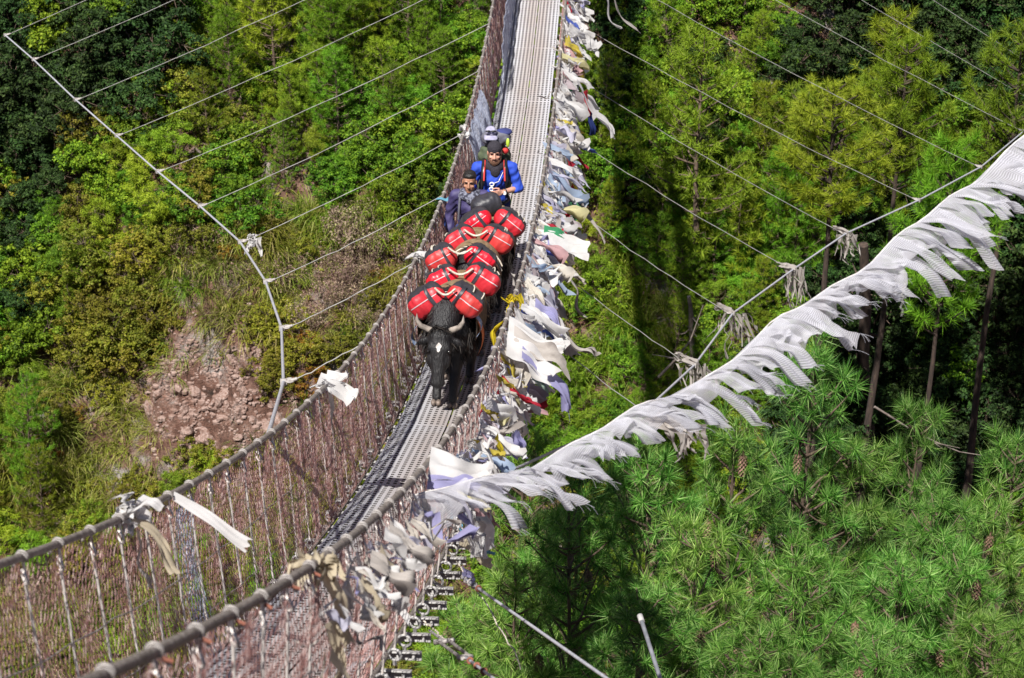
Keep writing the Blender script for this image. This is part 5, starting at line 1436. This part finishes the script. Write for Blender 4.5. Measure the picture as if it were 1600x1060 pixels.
cloth_thing('cloth_scrap', 'faded blue cloth streaming from the lower net by the beam ends', 'cloth scrap', deck_p(11.9, .50, .12), [('scrap', M_CYAN, [-.22, 0, .12], [0, .10, .02], [.95, -.05, -.42], .42, CR), ('scrap', M_CYAN, [-.15, 0, .10], [0, .06, .02], [.95, -.05, -.5], .40, CR)])
cloth_thing('cloth_scrap', 'yellowed cloth strip hanging off the beam end over the stay cable', 'cloth scrap', deck_p(11.8, .55, .0), [('scrap', M_CREAM, [-.05, 0, .04], [0, .10, .02], [.8, -.1, -.6], .25, FL)])
cloth_thing('cream_scarf', 'cream scarf looped over the near rail and hanging down the net', 'scarf', rail(6.6, 1), [('tail', M_CREAM, [.0, 0, 0], [.05, .05, 0], [.22, -.05, -1], .34, CR), ('tail', M_CREAM, [.02, .0, -.27], [.04, .05, 0], [.12, -.1, -1], .30, dict(CR, taper=.4))], knot=M_CREAM)
cloth_thing('cream_scarf', 'cream scarf with a folded end lower on the near net', 'scarf', rail(6.2, 1) + [.10, 0, -.34], [('tail', M_CREAM, [0, 0, 0], [.0, .07, 0], [.45, -.1, -.9], .30, CR), ('tail', M_CREAM, [-.02, 0, 0], [.0, .06, 0], [-.1, -.1, -1], .15, FL)])
cloth_thing('cloth_bundle', 'crumpled white and cream cloth heaped on the net near the rail end', 'cloth bundle', rail(7.2, 1) + [.03, 0, -.08],
            [('rag', [M_WCLOTH, M_CREAM, M_WCLOTH, M_DIRTY][k % 4], [.03 + .012 * k, -.15 + .06 * k, -.04 - .02 * (k % 3)], [0, .055 + .008 * (k % 4), .02], [.5 + .1 * (k % 5), -.1, -.8 + .1 * (k % 4)], .13 + .02 * (k % 4), CB) for k in range(9)])
# on the net-side rail
cloth_thing('white_scarf', 'crumpled white scarf knotted round the net rail beside the guy cable end', 'scarf', rail(13.05, -1), [('tail', M_WCLOTH, [-.06, -.05, .02], [.02, .16, .02], [.95, -.2, -.25], .24, CR), ('tail', M_WCLOTH, [0, .03, .02], [.0, .1, .03], [.7, 0, .1], .14, CR), ('tail', M_DIRTY, [.0, 0, -.03], [.02, .06, 0], [.12, 0, -1], .28, CR)], knot=M_WCLOTH)
cloth_thing('white_scarf', 'white plastic-like scarf wrapped on the net rail with one drooping cream tail', 'scarf', rail(7.85, -1), [('tail', M_CREAM, [-.02, 0, .01], [.0, .07, .0], [.75, -.2, -.62], .30, dict(CR, taper=-.1)), ('wrap', M_WCLOTH, [.0, .02, .0], [.02, .12, .0], [.6, -.1, -.7], .13, CR), ('wrap', M_WCLOTH, [.02, .08, .02], [.02, .05, .0], [.8, 0, -.3], .10, FL), ('threads_tail', M_DIRTY, [.03, 0, -.08], [.0, .03, 0], [.05, 0, -1], .26, CR)], knot=M_WCLOTH)
cloth_thing('white_scarf', 'white ribbon scarf blown out straight across the net', 'scarf', rail(8.55, -1) + [.02, 0, -.02], [('tail', M_WCLOTH, [0, 0, 0], [.0, .04, .02], [.85, -.2, -.42], .40, dict(crumple=.12, taper=-.9, billow=.02, droop=.08, ragged=.12, twist=.1))])
cloth_thing('white_scarf', 'white and cream scarf on the net rail level with the second pair of bags', 'scarf', rail(18.7, -1), [('tail', M_WCLOTH, [-.10, 0, .0], [.05, .1, 0], [.8, 0, .15], .22, CR), ('tail', M_CREAM, [.02, 0, -.02], [.02, .07, 0], [.15, 0, -1], .34, CR), ('tail', M_WCLOTH, [.04, .05, 0], [.02, .07, 0], [.25, 0, -.9], .22, CR)], knot=M_WCLOTH)
cloth_thing('knotted_rag', 'small white rag knotted on the far net rail where a tie meets it', 'rag', rail(24.25, -1), [('rag', M_WCLOTH, [0, 0, 0], [.02, .06, 0], [.3, 0, -1], .16, CR)], knot=M_WCLOTH)
cloth_thing('knotted_rag', 'small blue and white rag on the net rail beside the purple jacket', 'rag', rail(21.2, -1), [('rag', M_CYAN, [-.06, 0, .02], [.02, .05, 0], [1, 0, .1], .14, CR), ('rag', M_WCLOTH, [.03, 0, -.15], [.02, .05, 0], [.25, 0, -1], .22, CR), ('rag', mat_cloth('blue_rag_cloth', (.1, .17, .55)), [.03, -.02, -.18], [.02, .05, 0], [.2, 0, -1], .13, CR)])
cloth_thing('knotted_rag', 'frayed white rag tied to the pale guy cable tie', 'rag', at_y(396, 374, 24.2), [('rag', M_WCLOTH, [0, 0, 0], [.1, .0, .04], [.1, 0, -1], .20, CR), ('rag', M_WCLOTH, [-.05, 0, 0], [.06, .0, .0], [-.4, 0, -.8], .18, CR)], knot=M_WCLOTH)
# rag tassels on the flag-side guy
def tassel(P, label, n=26, L=.42):
    root = empty('rag_tassel', P); tag(root, label, 'tassel', 'rag tassels on the guy cable')
    rg = np.random.default_rng(int(abs(P[0]) * 100)); mb = MB(); m2 = MB()
    for i in range(n):
        D = norm([rg.normal(.25, .35), rg.normal(0, .2), -1])
        mb.grid(cloth_grid([rg.normal(0, .03), rg.normal(0, .02), .012], D, L * rg.uniform(.4, 1.1), rg, 3, 8, .4, .5, .14, .2, .2, 1.2) + rg.normal(0, .03, 3) * [2.2, .6, .8])
    for i in range(9):
        D = norm([-.8, 0, .35]) * -1
        m2.grid(cloth_grid([0, .03, .03], [-.85, .0, .35], .2 * rg.uniform(.6, 1.2), rg, 3, 7, .5, .3, .14, .1, .2, 1.2) + rg.normal(0, .02, 3))
    mb.build('rag', M_DIRTY, root); m2.build('wrap', M_DIRTY, root)
for p, lb, L in zip(RP[5:9], ['small rag tassel with a pink scrap at the upper tie of the pale guy', 'long pale rag tassel hanging at the second tie of the guy', 'bushy pinkish rag tassel above the dead snag on the guy', 'loose white rag tassel where the guy meets the white flag string'], [.34, .5, .5, .3]):
    tassel(p, lb, 26, L)
tassel(at_d(1066, 668, 13.5), 'matted brown rag tassel hanging below the white flag string', 22, .2)

# ------------------------------------------------------------------ stays, turnbuckle, loose cords, pole
def cable_thing(name, label, cat, P, r, mat, part='cable'):
    root = empty(name, P[0]); tag(root, label, cat)
    MB().tube(np.array(P) - np.array(P[0]), r, 6).build(part, mat, root)
    return root, np.array(P)
a, e = deck_p(11.55, .52, -.12), at_d(1010, 1104, 9.6)
u = np.linspace(0, 1, 14)[:, None]
st, P = cable_thing('stay_cable', 'pale stay cable with a lavender rag running down from the beam ends', 'stay cable', list(a * (1 - u) + e * u), .0085, M_GUY)
d = norm(e - a)
for t in (.06, .09, .12, .15): MB().ring(d * np.linalg.norm(e - a) * t, d, .016, .007, 10, 0, 5).build('cable_clip', M_RUST if t > .13 else M_CLAMP, st)
MB().tube([d * .02, d * .16], .012, 6).build('ferrule', M_CLAMP, st)
link('rag', cloth_mesh('rag', M_LAV, [cloth_grid([0, .05, .05], d + [0.02, 0, .05], .40, np.random.default_rng(5), 6, 14, .4, .55, .06, .05, .1, .3) + d * .12]), st)
a, e = deck_p(10.1, .5, -.14), at_d(800, 1082, 9.4)
L = np.linalg.norm(e - a); d = (e - a) / L
tb = empty('turnbuckle', a); tag(tb, 'steel turnbuckle with rusty bolts hooked to the end of a cross beam', 'turnbuckle')
sd = norm(np.cross(d, [0, 0, 1]))
MB().tube([[0, 0, 0], d * L * .22], .008, 6).build('eye_rod', M_DARKSTEEL, tb)
f = MB()
for q in (-1, 1): f.tube([d * L * .22 + sd * q * .028, d * L * .52 + sd * q * .022], .009, 6)
f.tube([d * L * .22 - sd * .055, d * L * .22 + sd * .055], .014, 6); f.ring(d * L * .5, np.cross(d, sd), .032, .011, 12, 0, 6)
f.build('frame', M_CLAMP, tb)
MB().tube([d * L * .5, d * L], .007, 6).build('cable', M_GUY, tb)
for t in (.56, .64, .72): MB().ring(d * L * t, d, .013, .006, 10, 0, 6).build('cable_clip', M_RUST, tb)
def cord(label, pix_d, r=.004, mat=M_ROPE):
    P = np.array([at_d(*q) for q in pix_d]); k = np.linspace(0, len(P) - 1, 24)
    Q = np.stack([np.interp(k, np.arange(len(P)), P[:, i]) for i in range(3)], -1) + np.random.default_rng(len(label)).normal(0, .003, (24, 3))
    cable_thing('loose_cord', label, 'cord', list(Q), r, mat, 'strand')
cord('pale loose cord dangling from the beam ends over the pines', [(714, 876, 14.0), (722, 890, 13.9), (740, 918, 13.8), (762, 945, 13.7), (775, 972, 13.6), (792, 1000, 13.5), (806, 1020, 13.5), (810, 1038, 13.5), (814, 1046, 13.5)], .0045)
cord('short frayed cord end sticking out beside the turnbuckle', [(662, 972, 12.4), (676, 982, 12.3), (695, 1000, 12.2)], .005)
cord('thin thread with a rag end hanging from the white flag string', [(1414, 430, 8.0), (1412, 455, 8.0), (1409, 482, 8.0), (1410, 494, 8.0)], .0016, M_WIRE)
a = at_d(1003, 972, 15.0); e = at_d(1046, 1105, 14.4); dd = norm(e - a); e = a + dd * 14
pl = empty('metal_pole', e); tag(pl, 'bare grey metal pole leaning up among the pines', 'pole')
MB().tube([[0, 0, 0], a - e], .0145, 10).build('shaft', mat_noise('dull_pole_metal', (.13, .14, .16), (.26, .27, .30), 12, .5, .3), pl)
MB().tube([a - e, a - e - dd * .06], .02, 10).build('end_collar', M_DARKSTEEL, pl)

# ------------------------------------------------------------------ dead wood and rocks
def snag(name, label, cat, base, top, r, seed, nb, mat, blen=.7):
    rg = np.random.default_rng(seed); root = empty(name, base); tag(root, label, cat)
    base = np.asarray(base); T = np.asarray(top) - base; k = 10; u = np.linspace(0, 1, k)[:, None]
    P = T * u + rg.normal(0, r * .35, (k, 3)) * u
    MB().tube(P, np.linspace(r, r * .55, k) * rg.uniform(.9, 1.1, k), 10).build('trunk', mat, root)
    for i in range(nb):
        s = rg.uniform(.25, 1); p = P[int(s * (k - 1))]; az = rg.uniform(0, 6.28); L = blen * rg.uniform(.25, 1)
        q = np.array([p, p + np.array([math.cos(az), math.sin(az), rg.uniform(-.3, .3)]) * L * .5 + rg.normal(0, .04, 3), p + np.array([math.cos(az), math.sin(az), rg.uniform(-.4, .5)]) * L])
        MB().tube(q, [r * .22, r * .15, r * .05], 5).build('limb', mat, root)
B = hill(1358, 760); top = at_y(1350, 380, B[1] - .6)
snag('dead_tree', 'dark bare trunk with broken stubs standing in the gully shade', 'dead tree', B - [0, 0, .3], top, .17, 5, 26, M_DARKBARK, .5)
B = hill(1085, 600); top = at_y(1078, 462, B[1] - .4)
snag('dead_snag', 'gnarled grey dead snag with crooked limbs below the guy cable', 'dead tree', B - [0, 0, .2], top, .07, 9, 9, M_DEADWOOD, .6)
def fallen(label, pts, r, y, seed):
    rg = np.random.default_rng(seed); P = np.array([at_y(px, py, y) for px, py in pts])
    root = empty('fallen_branch', P[0]); tag(root, label, 'branch')
    MB().tube(P - P[0] + rg.normal(0, .02, P.shape), np.linspace(r, r * .25, len(P)), 6).build('limb', M_DEADWOOD, root)
    for i in range(4):
        p = P[rg.integers(0, len(P) - 1)] - P[0]; MB().tube([p, p + rg.normal(0, .22, 3)], [r * .5, r * .15], 4).build('twig', M_DEADWOOD, root)
fallen('long bare pale branch lying out of the gully past the dark trunk', [(1362, 634), (1395, 652), (1430, 672), (1460, 692), (1500, 704), (1536, 712)], .022, 33.2, 3)
fallen('pale leaning branch beside the dead snag', [(1030, 592), (1055, 560), (1080, 530), (1098, 480)], .03, 37.0, 4)
M_ROCK = mat_noise('pale_grey_rock', (.15, .08, .058), (.33, .245, .215), 4, .95, bump=.8, detail=8)
rgr = np.random.default_rng(23)
rocks = []
for i in range(5):
    mb = MB(); mb.ball([0, 0, 0], [1, .8, .6], 0, 14, 10)
    V = mb.ch[0][0]; 
    for j in range(len(V)):
        q = V[j]; V[j] = q * (1 + .38 * mnoise.noise(Vector(q * 1.7 + i * 5)) + .15 * mnoise.noise(Vector(q * 5 + i)))
    mb.ch[0] = (V, mb.ch[0][1], 0, False, None); rocks.append(mb.mesh('rock', M_ROCK))
for i in range(44):
    px, py = (rgr.normal(320, 62), rgr.normal(665, 48)) if i < 34 else (rgr.normal(395, 25), rgr.normal(680, 25))
    o = link('rock', rocks[i % 5]); P = hill(px, py); P[2] += float(soil_off(P[0], P[1])); s = min(.17, abs(rgr.normal(0, .09)) + .05); o.location = P - [0, 0, s * .35]; o.scale = (s * 1.2, s, s); o.rotation_euler = tuple(rgr.uniform(0, 3, 3))
    tag(o, 'pale rock in the brown soil', 'rock', 'rocks in the bare soil')

def gravel():
    rg = np.random.default_rng(31); mb = MB()
    base = MB(); base.ball([0, 0, 0], [1, .8, .6], 0, 6, 4); V0, F0 = base.ch[0][0], base.ch[0][1]
    for i in range(1900):
        px, py = rg.normal(325, 62), rg.normal(650, 55)
        P = hill(px, py); sc = rg.uniform(.012, .05) * (1.8 if rg.random() < .12 else 1); P[2] += soil_off(P[0], P[1]) + .03; a = rg.uniform(0, 6.28)
        Rm = np.array([[math.cos(a), -math.sin(a), 0], [math.sin(a), math.cos(a), 0], [0, 0, 1]])
        mb.add(V0 * sc * rg.uniform(.7, 1.4, 3) @ Rm.T + P - [0, 0, .05], F0, 0, False)
    mb.build('gravel', M_ROCK, None, 'stuff')
gravel()
# ------------------------------------------------------------------ tell the plants apart by size and by what they grow beside
LM = [("the guy's first clamp", 52, 93), ("the guy's second clamp", 118, 156), ("the guy's third clamp", 182, 212), ("the guy's fourth clamp", 246, 268), ("the guy's fifth clamp", 312, 322),
      ('the rag on the guy tie', 396, 374), ("the guy's seventh clamp", 415, 440), ("the guy's eighth clamp", 440, 513), ("the guy's ninth clamp", 443, 597), ('the bare soil', 320, 650),
      ('the crumpled rail scarf', 520, 620), ('the white ribbon scarf', 320, 830), ('the wrapped rail scarf', 195, 850), ('the net rail at the far end', 750, 60), ('the white knot on the far rail', 717, 208),
      ('the man in blue', 778, 265), ('the purple jacket', 725, 310), ('the middle red duffels', 690, 405), ('the leading yak', 660, 560), ('the pink-scrap tassel', 1322, 370), ('the long pale tassel', 1238, 430),
      ('the bushy tassel', 1155, 490), ('the loose white tassel', 1092, 560), ('the dead snag', 1078, 500), ('the dark bare trunk', 1354, 600), ('the long bare branch', 1450, 680), ('the slim bare-trunked pine', 1086, 130),
      ('the broad sunlit pine', 1375, 180), ('the large white flag', 890, 425), ('the ribbon with red cloth', 920, 210), ('the grey frayed streamer', 938, 380), ("the white string's upper end", 1590, 230),
      ("the white string's middle", 1140, 590), ('the metal pole', 1010, 990), ('the topmost guy tie', 230, 40), ('the tie wires at the far end', 980, 50)]
ORD = ['', 'second ', 'third ', 'fourth ', 'fifth ', 'sixth ', 'seventh ', 'eighth ', 'ninth ', 'tenth ', 'eleventh ', 'twelfth ', 'thirteenth ', 'fourteenth ', 'fifteenth ', 'sixteenth ', 'seventeenth ', 'eighteenth ', 'nineteenth ', 'twentieth ']
def relabel():
    bins = {}
    bpy.context.view_layer.update()
    cnt = {}
    for o in list(scene.objects):
        if o.parent is None and o.get('category') in ('shrub', 'grass tuft', 'pine tree', 'rock'): cnt.setdefault(o['label'], []).append(o)
    for lab, obs in cnt.items():
        if len(obs) < 2: continue
        for o in obs:
            p = pix(np.array(o.location) + [0, 0, .3]); s = o.scale[2]
            d = [((p[0] - x) ** 2 + (p[1] - y) ** 2, n, x, y) for n, x, y in LM]
            dd, n, x, y = min(d)
            dx, dy = p[0] - x, p[1] - y
            rel = ('above ' if dy < 0 else 'below ') if abs(dy) > abs(dx) * .8 else 'level with '
            z = sorted(q.scale[2] for q in obs); size = 'small ' if s < z[len(z) // 3] else 'large ' if s > z[2 * len(z) // 3] else ''
            base = lab if not lab.startswith('small ') else lab[6:]
            bins.setdefault((size + base, rel, n), []).append((dd, o))
    for (base, rel, n), v in bins.items():
        v.sort(key=lambda t: t[0])
        for i, (dd, o) in enumerate(v): o['label'] = (ORD[min(i, 19)] + base + ' ' + rel + n)
relabel()
